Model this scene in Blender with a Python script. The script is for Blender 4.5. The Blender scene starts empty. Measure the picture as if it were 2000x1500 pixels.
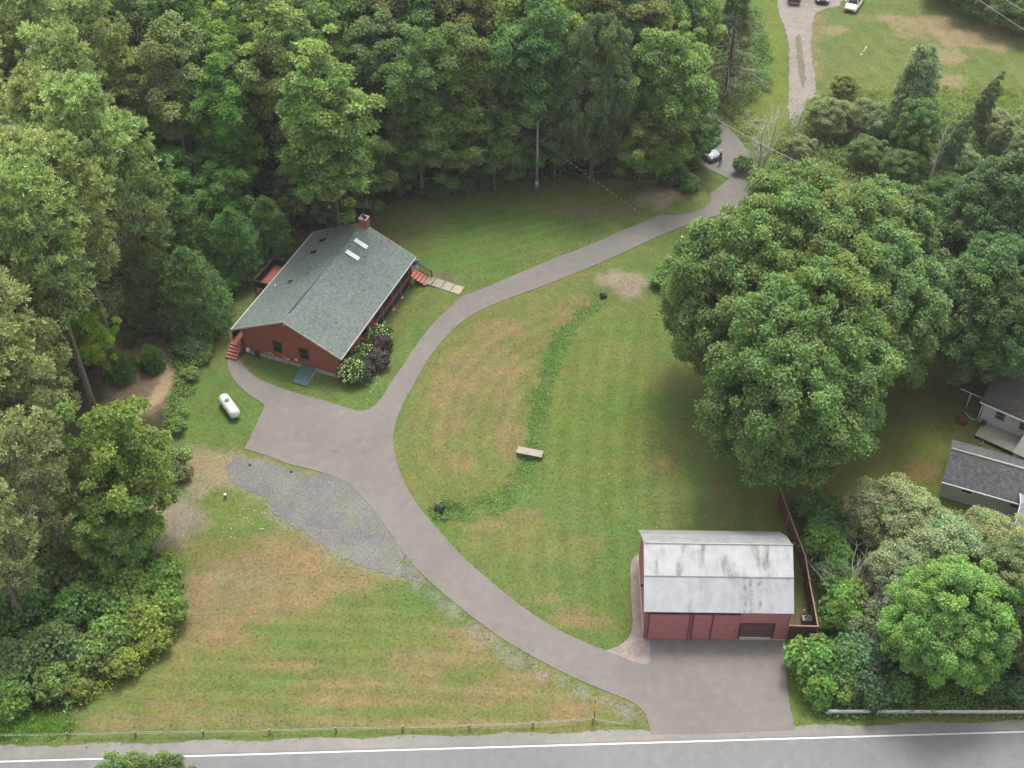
import bpy, bmesh, math, random
import numpy as np
from mathutils import Vector, Matrix, noise as mnoise
from mathutils.geometry import tessellate_polygon
R = math.radians
sc = bpy.context.scene
# ------------------------------------------------------------------ camera
CAM_H, FPX, TH = 80.0, 2475.0, R(43.5)
cd = bpy.data.cameras.new('camera'); cam = bpy.data.objects.new('camera', cd)
sc.collection.objects.link(cam); sc.camera = cam
cd.sensor_width = 36; cd.lens = 36*FPX/2000; cd.clip_start = .5; cd.clip_end = 6000
cam.location = (0, 0, CAM_H); cam.rotation_euler = (R(90)-TH, 0, 0)
# ------------------------------------------------------------------ sky, sun
SUN_EL, SUN_AZ = R(65), R(12)          # azimuth clockwise from +Y
w = bpy.data.worlds.new('World'); sc.world = w; w.use_nodes = True
nt = w.node_tree; bgn = nt.nodes['Background']
sky = nt.nodes.new('ShaderNodeTexSky'); sky.sky_type = 'NISHITA'; sky.sun_disc = False
sky.sun_elevation = SUN_EL; sky.sun_rotation = SUN_AZ
sky.air_density = 1.0; sky.dust_density = 4.0; sky.ozone_density = 1.0
hs = nt.nodes.new('ShaderNodeHueSaturation'); hs.inputs['Saturation'].default_value = .25   # thin overcast veil
nt.links.new(sky.outputs[0], hs.inputs['Color']); nt.links.new(hs.outputs[0], bgn.inputs[0])
bgn.inputs[1].default_value = .15
ld = bpy.data.lights.new('sun', 'SUN'); ld.energy = 1.15; ld.angle = R(16); ld.color = (1, .95, .88)
sun = bpy.data.objects.new('sun', ld); sc.collection.objects.link(sun)
sd = Vector((math.sin(SUN_AZ)*math.cos(SUN_EL), math.cos(SUN_AZ)*math.cos(SUN_EL), math.sin(SUN_EL)))
sun.rotation_euler = sd.to_track_quat('Z', 'Y').to_euler(); sun.location = (0, 100, 120)
vs = sc.view_settings; vs.view_transform = 'Standard'; vs.look = 'None'; vs.gamma = 1; vs.exposure = 1.12
sc.cycles.max_bounces = 5; sc.cycles.diffuse_bounces = 3; sc.cycles.transmission_bounces = 3
sc.cycles.transparent_max_bounces = 4; sc.cycles.glossy_bounces = 2; sc.cycles.caustics_reflective = False

# ------------------------------------------------------------------ helpers
COL = sc.collection
rng = np.random.default_rng(7)
def hl2w(x, y):                                   # red house's own axes -> world
    return (-20.69+x*HC-y*HS, 86.71+x*HS+y*HC)
HA = 1.1946; HC, HS = math.cos(HA), math.sin(HA)
def sstep(a, b, v):
    t = np.clip((v-a)/(b-a), 0, 1); return t*t*(3-2*t)
def px2w(px, py, z=0.0):
    d = (px-1000, FPX*math.cos(TH)+(750-py)*math.sin(TH), -FPX*math.sin(TH)+(750-py)*math.cos(TH))
    t = (z-CAM_H)/d[2]; return (d[0]*t, d[1]*t)
def seg_dist(X, Y, pts, closed=False):
    D = np.full(np.shape(X), 1e9); n = len(pts)
    for i in range(n if closed else n-1):
        ax, ay = pts[i]; bx, by = pts[(i+1) % n]
        dx, dy = bx-ax, by-ay; L = dx*dx+dy*dy+1e-9
        t = np.clip(((X-ax)*dx+(Y-ay)*dy)/L, 0, 1)
        D = np.minimum(D, np.hypot(X-ax-t*dx, Y-ay-t*dy))
    return D
def inside(X, Y, pts):
    r = np.zeros(np.shape(X), bool); n = len(pts)
    for i in range(n):
        ax, ay = pts[i]; bx, by = pts[(i+1) % n]
        c = ((ay > Y) != (by > Y))
        with np.errstate(divide='ignore', invalid='ignore'):
            xi = (bx-ax)*(Y-ay)/((by-ay) if by != ay else 1e-9)+ax
        r ^= c & (X < xi)
    return r
def sdf(X, Y, pts):                               # >0 inside
    d = seg_dist(X, Y, pts, True); return np.where(inside(X, Y, pts), d, -d)
def W(pts): return [px2w(*p) for p in pts]
DITCH = W([(1172, 585), (1130, 612), (1095, 655), (1068, 710), (1056, 770), (1045, 840), (1036, 885), (1010, 935), (965, 975), (915, 990), (870, 998)])
def hgt(x, y):
    x = np.asarray(x, float); y = np.asarray(y, float)
    d = seg_dist(x, y, DITCH); h = -.5*np.exp(-(d/1.25)**2)
    lx = (x+20.69)*HC+(y-86.71)*HS; ly = -(x+20.69)*HS+(y-86.71)*HC
    dd = np.hypot(np.maximum(np.maximum(4-lx, lx-14.5), 0), np.maximum(np.maximum(-6.0-ly, ly+4), 0)+0)
    h = h-.4*(1-sstep(0, 2.6, dd))
    h = h+.55*np.exp(-(((x-px2w(1222, 550)[0])/2.3)**2+((y-px2w(1222, 550)[1])/1.3)**2))   # earth over the culvert
    mx, my = px2w(1300, 385); h = h+.7*np.exp(-(((x-mx)/3)**2+((y-my)/2)**2))
    return h
def G(px, py, lift=0.0):                          # photo pixel -> point on the ground
    z = 0.0
    for _ in range(4):
        x, y = px2w(px, py, z); z = float(hgt(x, y))
    return Vector((x, y, z+lift))
def hsh(ix, iy, s):
    n = (ix*374761393+iy*668265263+s*1442695041) & 0xffffffff
    n = ((n ^ (n >> 13))*1274126177) & 0xffffffff
    return ((n ^ (n >> 16)) & 0xffff)/65535.0
def vnoise(x, y, s=0):
    ix = np.floor(x).astype(np.int64); iy = np.floor(y).astype(np.int64); fx = x-ix; fy = y-iy
    fx = fx*fx*(3-2*fx); fy = fy*fy*(3-2*fy)
    a = hsh(ix, iy, s); b = hsh(ix+1, iy, s); c = hsh(ix, iy+1, s); d = hsh(ix+1, iy+1, s)
    return (a*(1-fx)+b*fx)*(1-fy)+(c*(1-fx)+d*fx)*fy
def fbm(x, y, s=0, o=4):
    r = 0; a = .5
    for k in range(o): r = r+a*vnoise(x*2**k, y*2**k, s+k*17); a *= .5
    return r/(1-.5**o)

def tag(o, label=None, cat=None, group=None, kind=None):
    if label: o['label'] = label
    if cat: o['category'] = cat
    if group: o['group'] = group
    if kind: o['kind'] = kind
    return o
def empty(name, loc, rz=0, **k):
    o = bpy.data.objects.new(name, None); COL.objects.link(o); o.empty_display_size = .3
    o.location = loc; o.rotation_euler = (0, 0, rz); tag(o, **k); return o
def link_mesh(name, me, mat=None, parent=None, **k):
    o = bpy.data.objects.new(name, me); COL.objects.link(o)
    if mat: me.materials.append(mat)
    if parent: o.parent = parent
    tag(o, **k); return o
def np_mesh(name, V, F, tint=None):
    """V (n,3); F (m,k) all faces with k corners; tint (n,3)"""
    me = bpy.data.meshes.new(name); V = np.asarray(V, np.float32); F = np.asarray(F, np.int32)
    me.vertices.add(len(V)); me.vertices.foreach_set('co', V.ravel())
    m, k = F.shape; me.loops.add(m*k); me.loops.foreach_set('vertex_index', F.ravel())
    me.polygons.add(m); me.polygons.foreach_set('loop_start', np.arange(0, m*k, k, dtype=np.int32))
    me.polygons.foreach_set('loop_total', np.full(m, k, np.int32))
    me.update(calc_edges=True)
    if tint is not None:
        a = me.attributes.new('tint', 'FLOAT_COLOR', 'POINT')
        c = np.ones((len(V), 4), np.float32); c[:, :3] = tint; a.data.foreach_set('color', c.ravel())
    return me
class MB:
    """collects simple solids into one mesh"""
    def __init__(s): s.v = []; s.f = []; s.sm = []
    def add(s, vs, fs, smooth=False):
        b = len(s.v); s.v += [tuple(v) for v in vs]; s.f += [tuple(b+i for i in f) for f in fs]; s.sm += [smooth]*len(fs)
        return s
    def box(s, x0, x1, y0, y1, z0, z1, M=None):
        vs = [Vector((x, y, z)) for z in (z0, z1) for y in (y0, y1) for x in (x0, x1)]
        if M: vs = [M @ v for v in vs]
        return s.add(vs, [(0, 2, 3, 1), (4, 5, 7, 6), (0, 1, 5, 4), (2, 6, 7, 3), (0, 4, 6, 2), (1, 3, 7, 5)])
    def beam(s, a, b, w, h, up=(0, 0, 1)):
        a = Vector(a); b = Vector(b); d = (b-a).normalized(); u = Vector(up)
        if abs(d.dot(u)) > .99: u = Vector((1, 0, 0))
        sx = d.cross(u).normalized(); sz = sx.cross(d).normalized()
        vs = [p+sx*(w/2*i)+sz*(h/2*j) for p in (a, b) for i, j in ((-1, -1), (1, -1), (1, 1), (-1, 1))]
        return s.add(vs, [(0, 1, 2, 3), (7, 6, 5, 4), (0, 4, 5, 1), (1, 5, 6, 2), (2, 6, 7, 3), (3, 7, 4, 0)])
    def tube(s, pts, rad, n=8, caps=True):
        pts = [Vector(p) for p in pts]; m = len(pts)
        if not hasattr(rad, '__len__'): rad = [rad]*m
        vs = []; t0 = (pts[1]-pts[0]).normalized(); u = t0.orthogonal().normalized()
        for i, p in enumerate(pts):
            t = (pts[min(i+1, m-1)]-pts[max(i-1, 0)]).normalized()
            u = (u-t*u.dot(t)).normalized(); v = t.cross(u)
            vs += [p+(u*math.cos(2*math.pi*k/n)+v*math.sin(2*math.pi*k/n))*rad[i] for k in range(n)]
        fs = [(i*n+k, i*n+(k+1) % n, (i+1)*n+(k+1) % n, (i+1)*n+k) for i in range(m-1) for k in range(n)]
        s.add(vs, fs, True)
        if caps: b = len(s.v)-len(vs); s.f += [tuple(b+k for k in range(n))[::-1], tuple(b+(m-1)*n+k for k in range(n))]; s.sm += [False]*2
        return s
    def lathe(s, prof, n=24, M=None, smooth=True):
        vs = [Vector((r*math.cos(2*math.pi*k/n), r*math.sin(2*math.pi*k/n), z)) for r, z in prof for k in range(n)]
        if M: vs = [M @ v for v in vs]
        return s.add(vs, [(i*n+k, i*n+(k+1) % n, (i+1)*n+(k+1) % n, (i+1)*n+k) for i in range(len(prof)-1) for k in range(n)], smooth)
    def prism(s, poly, a0, a1, axis='x'):
        """poly in the plane across axis, extruded from a0 to a1"""
        f = {'x': lambda a, p: (a, p[0], p[1]), 'y': lambda a, p: (p[0], a, p[1]), 'z': lambda a, p: (p[0], p[1], a)}[axis]
        n = len(poly); vs = [f(a0, p) for p in poly]+[f(a1, p) for p in poly]
        return s.add(vs, [tuple(range(n))[::-1], tuple(range(n, 2*n))]+[(i, (i+1) % n, n+(i+1) % n, n+i) for i in range(n)])
    def build(s, name, mat, parent=None, bevel=0, **k):
        me = bpy.data.meshes.new(name); me.from_pydata(s.v, [], s.f); 
        me.polygons.foreach_set('use_smooth', s.sm); me.update()
        bm = bmesh.new(); bm.from_mesh(me); bmesh.ops.recalc_face_normals(bm, faces=bm.faces)
        if bevel: bmesh.ops.bevel(bm, geom=bm.edges[:], offset=bevel, segments=2, affect='EDGES', profile=.6, clamp_overlap=True)
        bm.to_mesh(me); bm.free()
        return link_mesh(name, me, mat, parent, **k)

# ------------------------------------------------------------------ materials
def new_mat(name):
    m = bpy.data.materials.new(name); m.use_nodes = True; t = m.node_tree
    return m, t, t.nodes['Principled BSDF']
def N(t, typ, **k):
    n = t.nodes.new(typ)
    for a, b in k.items():
        if a in n.inputs: n.inputs[a].default_value = b
        else: setattr(n, a, b)
    return n
def ramp(t, fac, stops):
    r = t.nodes.new('ShaderNodeValToRGB'); e = r.color_ramp.elements
    while len(e) < len(stops): e.new(.5)
    for i, (p, c) in enumerate(stops): e[i].position = p; e[i].color = (*c, 1) if len(c) == 3 else c
    t.links.new(fac, r.inputs[0]); return r
def mixc(t, fac, a, b, mode='MIX'):
    m = t.nodes.new('ShaderNodeMix'); m.data_type = 'RGBA'; m.blend_type = mode
    for s, v in ((m.inputs[0], fac), (m.inputs[6], a), (m.inputs[7], b)):
        if isinstance(v, (int, float)): s.default_value = v
        elif isinstance(v, tuple): s.default_value = (*v, 1)
        else: t.links.new(v, s)
    return m.outputs[2]
def coords(t, scale=(1, 1, 1), kind='Object', rot=(0, 0, 0)):
    tc = t.nodes.new('ShaderNodeTexCoord'); mp = t.nodes.new('ShaderNodeMapping')
    mp.inputs['Scale'].default_value = scale; mp.inputs['Rotation'].default_value = rot
    t.links.new(tc.outputs[kind], mp.inputs[0]); return mp.outputs[0]
def tex(t, vec, scale, detail=4, rough=.6):
    n = N(t, 'ShaderNodeTexNoise', Scale=scale, Detail=detail, Roughness=rough); t.links.new(vec, n.inputs['Vector']); return n.outputs[0]
def bump(t, b, h, strength, dist=.02):
    n = N(t, 'ShaderNodeBump', Strength=strength, Distance=dist); t.links.new(h, n.inputs['Height']); t.links.new(n.outputs[0], b.inputs['Normal'])
def plain(name, c, rough=.7, metal=0, var=.12, scale=3, spec=.3):
    m, t, b = new_mat(name); v = coords(t); n = tex(t, v, scale)
    r = ramp(t, n, [(.3, tuple(x*(1-var) for x in c)), (.7, tuple(min(1, x*(1+var)) for x in c))])
    t.links.new(r.outputs[0], b.inputs['Base Color']); b.inputs['Roughness'].default_value = rough
    b.inputs['Metallic'].default_value = metal; b.inputs['Specular IOR Level'].default_value = spec; return m
def asphalt(name, c, tone=.1, warm=(1, 1, 1)):
    m, t, b = new_mat(name); v = coords(t)
    big = ramp(t, tex(t, v, .12, 3), [(.35, tuple(x*(1-tone) for x in c)), (.65, tuple(x*(1+tone)*k for x, k in zip(c, warm)))])
    mid = ramp(t, tex(t, v, 1.3, 5), [(.3, (.9,)*3), (.7, (1.06,)*3)])
    fine = ramp(t, tex(t, v, 22, 3, .8), [(.3, (.8,)*3), (.7, (1.18,)*3)])
    cr = N(t, 'ShaderNodeTexVoronoi', Scale=.33, feature='DISTANCE_TO_EDGE')
    wob = N(t, 'ShaderNodeTexNoise', Scale=1.1, Detail=5); t.links.new(v, wob.inputs[0])
    wv = N(t, 'ShaderNodeVectorMath', operation='MULTIPLY_ADD'); wv.inputs[1].default_value = (1.5, 1.5, 0)
    t.links.new(wob.outputs[1], wv.inputs[0]); t.links.new(v, wv.inputs[2]); t.links.new(wv.outputs[0], cr.inputs['Vector'])
    crk = ramp(t, cr.outputs[0], [(.0, (.78,)*3), (.008, (1,)*3)])
    o = mixc(t, 1., mixc(t, 1., big.outputs[0], mid.outputs[0], 'MULTIPLY'), fine.outputs[0], 'MULTIPLY')
    o = mixc(t, .45, o, crk.outputs[0], 'MULTIPLY')
    sp = ramp(t, tex(t, v, .55, 6, .75), [(.60, (1,)*3), (.72, (.80, .80, .81))]); o = mixc(t, 1., o, sp.outputs[0], 'MULTIPLY')
    sp2_ = ramp(t, tex(t, coords(t, (1, 1, 1), rot=(0, 0, .7)), 3.3, 6, .85), [(.66, (1,)*3), (.75, (.62,)*3)]); o = mixc(t, .6, o, sp2_.outputs[0], 'MULTIPLY')
    lt_ = ramp(t, tex(t, coords(t, (1, .25, 1), rot=(0, 0, .9)), 1.1, 5, .7), [(.55, (1,)*3), (.75, (1.14, 1.12, 1.09))]); o = mixc(t, 1., o, lt_.outputs[0], 'MULTIPLY')
    t.links.new(o, b.inputs['Base Color']); b.inputs['Roughness'].default_value = .9; b.inputs['Specular IOR Level'].default_value = .2
    bump(t, b, tex(t, v, 30, 3), .4, .01); return m
def foliage(name, trans=.42, rough=.48, spec=.45):
    m, t, b = new_mat(name)
    at = N(t, 'ShaderNodeAttribute', attribute_name='tint'); oi = t.nodes.new('ShaderNodeObjectInfo')
    c = mixc(t, 1., at.outputs['Color'], oi.outputs['Color'], 'MULTIPLY')
    t.links.new(c, b.inputs['Base Color']); b.inputs['Roughness'].default_value = rough; b.inputs['Specular IOR Level'].default_value = spec
    tr = t.nodes.new('ShaderNodeBsdfTranslucent'); t.links.new(mixc(t, 1., c, (1.2, 1.3, .55), 'MULTIPLY'), tr.inputs[0])
    mx = t.nodes.new('ShaderNodeMixShader'); mx.inputs[0].default_value = trans
    t.links.new(b.outputs[0], mx.inputs[1]); t.links.new(tr.outputs[0], mx.inputs[2])
    t.links.new(mx.outputs[0], t.nodes['Material Output'].inputs[0]); return m
def bark(name, a, b_, scale=(6, 6, 1.2)):
    m, t, b = new_mat(name); v = coords(t, scale); n = tex(t, v, 2, 6, .7)
    t.links.new(ramp(t, n, [(.35, a), (.65, b_)]).outputs[0], b.inputs['Base Color']); b.inputs['Roughness'].default_value = .95
    bump(t, b, n, .8, .04); return m
M_leaf = foliage('leaf_surface'); M_needle = foliage('needle_surface', .25, .6, .15)
M_bark = bark('bark_grey_brown', (.07, .055, .042), (.19, .16, .13)); M_pinebark = bark('pine_bark', (.11, .075, .055), (.24, .18, .145))
M_pale = bark('weathered_dead_wood', (.25, .24, .2), (.5, .48, .43)); M_birch = bark('birch_bark', (.16, .15, .14), (.62, .6, .57), (3, 3, 4))

# ground: base tone per vertex (turf, dry turf, earth, gravel), fine grain from noise
def ground_mat():
    m, t, b = new_mat('turf_and_earth'); v = coords(t)
    at = N(t, 'ShaderNodeAttribute', attribute_name='tint')
    n1 = tex(t, v, 4.5, 6, .8); n2 = tex(t, v, 2.2, 5, .7); n3 = tex(t, coords(t, (1, .35, 1)), 5, 4, .7); n4 = tex(t, v, 17, 3, .85)
    a = ramp(t, n1, [(.26, (.52,)*3), (.5, (1,)*3), (.74, (1.45,)*3)])
    c = ramp(t, n2, [(.3, (.80, .86, .84)), (.7, (1.2, 1.12, 1.1))])
    d = ramp(t, n3, [(.3, (.88,)*3), (.7, (1.12,)*3)]); e = ramp(t, n4, [(.25, (.6,)*3), (.75, (1.4,)*3)])
    o = mixc(t, .85, at.outputs['Color'], a.outputs[0], 'MULTIPLY')
    o = mixc(t, 1., o, c.outputs[0], 'MULTIPLY'); o = mixc(t, .8, o, d.outputs[0], 'MULTIPLY'); o = mixc(t, .7, o, e.outputs[0], 'MULTIPLY')
    # sparse straw-coloured wisps
    wisp = ramp(t, tex(t, coords(t, (1, 2.2, 1), rot=(0, 0, .5)), 3.4, 6, .85), [(.64, (0,)*3), (.74, (1,)*3)])
    o = mixc(t, N2f(t, wisp.outputs[0], .35), o, (.24, .21, .10))
    t.links.new(o, b.inputs['Base Color']); b.inputs['Roughness'].default_value = .95; b.inputs['Specular IOR Level'].default_value = .1
    return m
def N2f(t, s, k):
    n = N(t, 'ShaderNodeMath', operation='MULTIPLY'); t.links.new(s, n.inputs[0]); n.inputs[1].default_value = k; return n.outputs[0]

# ------------------------------------------------------------------ outlines traced on the photo (pixels)
DRIVE = [(1336, 400), (1278, 425), (1204, 456), (1136, 485), (1060, 514), (1000, 540), (960, 557), (925, 571), (903, 578), (880, 600), (850, 628), (820, 665), (790, 710), (765, 745), (745, 778), (727, 796), (705, 803), (685, 799), (640, 785), (580, 768), (540, 755), (500, 737), (477, 716), (468, 697),
 (445, 697), (446, 720), (462, 748), (485, 770), (505, 783), (517, 791), (513, 803), (500, 830), (490, 853), (477, 877), (520, 890), (560, 905), (610, 918), (650, 930), (680, 945), (700, 964), (720, 985), (740, 1010), (760, 1040), (785, 1075), (805, 1102), (835, 1132), (870, 1163), (920, 1203), (980, 1247), (1050, 1288), (1130, 1328), (1200, 1357), (1240, 1375), (1260, 1395), (1269, 1424), (1271, 1434), (1400, 1432), (1553, 1425),
 (1543, 1380), (1537, 1330), (1531, 1252), (1500, 1240), (1290, 1240), (1268, 1246), (1269, 1296), (1256, 1298), (1180, 1270), (1100, 1235), (1030, 1192), (960, 1137), (900, 1083), (850, 1028), (820, 992), (795, 953), (780, 920), (771, 887), (768, 860), (772, 830), (785, 795), (808, 752), (835, 705), (865, 665), (900, 631), (940, 606), (1000, 581), (1060, 559), (1136, 529), (1204, 500), (1272, 468), (1349, 437), (1440, 405), (1478, 350), (1458, 293), (1420, 247), (1385, 207), (1345, 180), (1300, 165), (1270, 200), (1310, 260), (1370, 322), (1400, 338), (1424, 350), (1380, 382)]
GRAVEL = [(462, 893), (520, 902), (560, 915), (610, 926), (650, 928), (690, 948), (715, 970), (740, 1002), (768, 1045), (795, 1085), (815, 1112), (822, 1138), (770, 1125), (720, 1112), (670, 1090), (625, 1062), (585, 1035), (555, 1022), (530, 1000), (520, 975), (480, 955), (450, 938), (440, 915)]
TOPDRIVE = [(1505, -80), (1517, 0), (1523, 30), (1536, 65), (1541, 110), (1541, 160), (1539, 205), (1545, 250), (1548, 300), (1560, 335), (1580, 330), (1574, 290), (1570, 255), (1568, 225), (1580, 200), (1591, 190), (1593, 165), (1588, 130), (1584, 90), (1586, 55), (1592, 28), (1612, 18), (1640, 12), (1655, -20), (1665, -80)]
PAVER = [(1252, 1080), (1240, 1087), (1232, 1104), (1232, 1150), (1234, 1190), (1235, 1225), (1228, 1245), (1208, 1262), (1181, 1272), (1256, 1299), (1270, 1296), (1268, 1244), (1262, 1200), (1256, 1120)]

def build_ground():
    xs = np.concatenate([-np.geomspace(1500, 80, 14), np.arange(-78, 78.1, .33), np.geomspace(80, 1500, 14)])
    ys = np.concatenate([-np.geomspace(1000, 5, 9), np.arange(15, 40, 3.), np.arange(41, 168, .33), np.geomspace(170, 2500, 14)])
    X, Y = np.meshgrid(xs, ys); Z = hgt(X, Y)
    wob = (fbm(X*.5, Y*.5, 3)-.5); wob2 = fbm(X*1.7, Y*1.7, 9)-.5
    def soft(poly, edge=1.0, rag=2.2): return sstep(-edge, edge, sdf(X, Y, W(poly))+rag*wob+rag*.7*wob2)
    def blob(px, py, rx, ry, rag=.9):
        cx, cy = px2w(px, py); sx = px2w(px+rx, py)[0]-cx; sy = px2w(px, py-ry)[1]-cy
        d = np.sqrt(((X-cx)/sx)**2+((Y-cy)/sy)**2); return sstep(1.25, .55, d+rag*(wob*1.6+wob2))
    green = np.array([.098, .134, .038]); lush = np.array([.084, .138, .032]); dry = np.array([.178, .140, .068]); olive = np.array([.132, .136, .044])
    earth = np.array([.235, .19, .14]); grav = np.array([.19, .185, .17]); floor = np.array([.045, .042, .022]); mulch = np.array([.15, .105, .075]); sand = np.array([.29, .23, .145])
    C = np.ones(X.shape+(3,))*green
    def lay(mask, col, k=1.0):
        nonlocal C; mm = np.clip(mask*k, 0, 1)[..., None]; C = C*(1-mm)+col*mm
    lay(sstep(.42, .66, fbm(X*.11, Y*.11, 5)), lush, .7)
    lay(sstep(.5, .7, fbm(X*.16, Y*.2, 15)), olive, .75)
    # middle lawn between drive and ditch: tired, olive to dry
    lay(soft([(780, 830), (820, 745), (900, 650), (1000, 600), (1150, 560), (1120, 605), (1070, 680), (1040, 800), (1000, 920), (900, 975), (830, 960)]), olive, .8)
    for a in [(890, 770, 45, 75), (930, 700, 60, 50), (985, 730, 40, 70), (1000, 850, 30, 60), (1110, 610, 40, 26), (980, 640, 60, 22), (860, 850, 25, 50), (900, 900, 40, 18), (1135, 590, 30, 14)]: lay(blob(*a), dry, .62)
    for a in [(1225, 690, 60, 26), (1110, 640, 22, 40), (1060, 745, 14, 40), (1180, 720, 30, 30), (1060, 1170, 40, 16), (1110, 1200, 40, 20), (940, 1026, 60, 8), (1020, 1000, 40, 9), (1000, 940, 20, 10), (1150, 1215, 50, 12)]: lay(blob(*a), dry, .6)
    lay(blob(1222, 553, 55, 26, .5), earth, .95)
    lay(soft([(1110, 620), (1280, 600), (1290, 800), (1200, 1000), (1100, 960), (1060, 900), (1080, 760)], 2), np.array([.10, .135, .030]), .6)
    # back lawn
    lay(soft([(820, 500), (900, 430), (1150, 390), (1250, 420), (1050, 500), (930, 550)], 2), lush, .8)
    lay(blob(1285, 385, 45, 22), earth, .8)
    for a in [(760, 470, 35, 26), (850, 545, 50, 16), (1150, 415, 90, 16), (1080, 370, 60, 8), (1250, 375, 50, 10), (800, 425, 60, 10)]: lay(blob(*a), mulch, .55)
    # lower left field
    lay(soft([(150, 1400), (360, 1260), (700, 1150), (900, 1230), (1250, 1400), (1200, 1425), (150, 1430)], 1.5), olive, .55)
    lay(soft([(352, 1120), (440, 1085), (560, 1055), (640, 1070), (735, 1125), (720, 1150), (600, 1185), (500, 1225), (420, 1262), (352, 1262)], .9), dry, .95)
    lay(blob(470, 1130, 60, 22), earth, .22)
    for a in [(850, 1290, 130, 30), (1000, 1350, 150, 28), (700, 1370, 150, 18), (560, 1300, 90, 10), (930, 1240, 70, 20), (420, 1400, 260, 8), (820, 1412, 300, 8), (1150, 1385, 90, 20), (260, 1415, 120, 10), (760, 1330, 110, 9), (330, 1375, 70, 10), (620, 1335, 90, 7), (1060, 1320, 90, 14)]: lay(blob(*a), dry, .72)
    for a in [(560, 1150+80, 90, 14), (480, 1330, 120, 16), (780, 1180, 80, 20), (640, 1260, 110, 10)]: lay(blob(*a), lush, .5)
    # strip beside the drive, thin gravel in the grass
    rough = seg_dist(X, Y, W([(790, 1110), (850, 1165), (930, 1230), (1010, 1285), (1100, 1335), (1190, 1375), (1240, 1400)]))
    lay(sstep(.8, .1, rough+1.6*wob2+.7*wob), grav, .5)
    # sandy ground by the trees at left
    lay(soft([(290, 965), (400, 955), (410, 1010), (380, 1060), (330, 1078), (250, 1070)], .8), np.array([.21, .175, .13]), .95)
    lay(soft([(330, 880), (400, 870), (470, 885), (450, 930), (520, 970), (480, 960), (400, 950), (330, 970)], .8), np.array([.22, .18, .11]), .85)
    lay(blob(500, 1000, 80, 35), np.array([.115, .15, .04]), .9); lay(blob(560, 1050, 60, 18), dry, .7); lay(blob(560, 980, 25, 40), grav, .25)
    lay(sstep(.9, -.2, np.abs(sdf(X, Y, W(GRAVEL)))+1.5*wob2), np.array([.19, .175, .11]), .7)
    # mulch bed with a tan path
    lay(soft([(195, 650), (330, 660), (345, 720), (330, 790), (270, 815), (200, 800)], .6), mulch, 1)
    lay(sstep(1.0, .4, seg_dist(X, Y, W([(332, 712), (326, 745), (305, 780), (270, 800)]))+.6*wob2), sand, .95)
    lay(sstep(.6, .1, seg_dist(X, Y, W([(358, 750), (345, 790), (315, 835)]))+.8*wob2), sand, .6)
    # neighbour's lawn at right, verge
    lay(soft([(1680, 760), (1900, 740), (1920, 860), (1830, 960), (1660, 980), (1560, 1150), (1700, 1350), (1590, 1290), (1545, 1000)], 2), np.array([.095, .10, .022]), .9)
    for a in [(1805, 920, 40, 20), (1640, 1000, 20, 40), (1700, 1150, 40, 30), (1660, 1250, 30, 30), (1920, 855, 30, 14), (1870, 850, 20, 12)]: lay(blob(*a), np.array([.17, .11, .05]), .7)
    lay(soft([(1505, 1120), (1590, 1235), (1535, 1240), (1530, 1215)], .4), mulch, .8)
    lay(soft([(1531, 1252), (1560, 1300), (1580, 1400), (1552, 1418), (1540, 1330)], .6), np.array([.115, .16, .03]), .8)
    # far field, upper right
    lay(soft([(1600, -150), (2100, -150), (2300, 200), (2000, 400), (1700, 330), (1590, 200), (1586, 60)], 2), np.array([.105, .135, .040]), .9)
    for a in [(1830, 55, 95, 26), (1900, 75, 80, 22), (1740, 35, 50, 10), (1840, 110, 40, 22), (1960, 90, 30, 12), (1850, 160, 50, 20), (1630, 60, 30, 10)]: lay(blob(*a), np.array([.215, .165, .095]), .8)
    lay(soft([(1480, -60), (1515, -60), (1530, 60), (1538, 200), (1545, 330), (1480, 330), (1440, 220), (1505, 150)], 1), np.array([.12, .15, .03]), .9)
    lay(sstep(1.6, .2, seg_dist(X, Y, W([(1600, 30), (1590, 60), (1588, 100), (1592, 150)]))+wob2), np.array([.2, .15, .09]), .5)
    # woodland floor
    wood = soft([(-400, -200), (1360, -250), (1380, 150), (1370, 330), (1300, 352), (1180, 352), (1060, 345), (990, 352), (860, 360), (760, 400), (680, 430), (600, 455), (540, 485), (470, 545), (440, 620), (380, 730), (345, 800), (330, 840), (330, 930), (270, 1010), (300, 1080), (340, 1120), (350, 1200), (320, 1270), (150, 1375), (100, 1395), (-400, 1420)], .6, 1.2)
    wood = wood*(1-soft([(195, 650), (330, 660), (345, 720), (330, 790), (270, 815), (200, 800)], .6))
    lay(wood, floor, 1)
    lay(seg_dist(X, Y, W([(600, 455), (540, 485), (500, 520)])) < .9, np.array([.2, .12, .08]), .4)
    # mowing stripes
    S = np.zeros(X.shape)
    mid = soft([(1080, 1000), (1050, 900), (1080, 780), (1110, 650), (1270, 600), (1300, 850), (1500, 1030), (1250, 1100), (1220, 1240), (1100, 1230), (960, 1100), (1000, 1030)], 2, .5)
    S += mid*np.sin((X-8-.10*(Y-50)-.004*(Y-80)**2)*2*math.pi/1.9+wob*1.5)
    low = soft([(150, 1400), (360, 1250), (760, 1150), (1250, 1400)], 2, .5)
    S += low*np.sin((Y+.05*X)*2*math.pi/1.35+wob*1.6)
    bk = soft([(740, 440), (900, 380), (1250, 400), (950, 560)], 2, .5)
    S += .8*bk*np.sin((Y-.42*X)*2*math.pi/1.6+wob*2)
    ml = soft([(780, 830), (900, 650), (1120, 580), (1040, 800), (900, 975)], 1.5, .5)
    cx, cy = px2w(1230, 860); S += ml*np.sin(np.hypot(X-cx, (Y-cy)*.9)*2*math.pi/1.5+wob*1.5)
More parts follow.
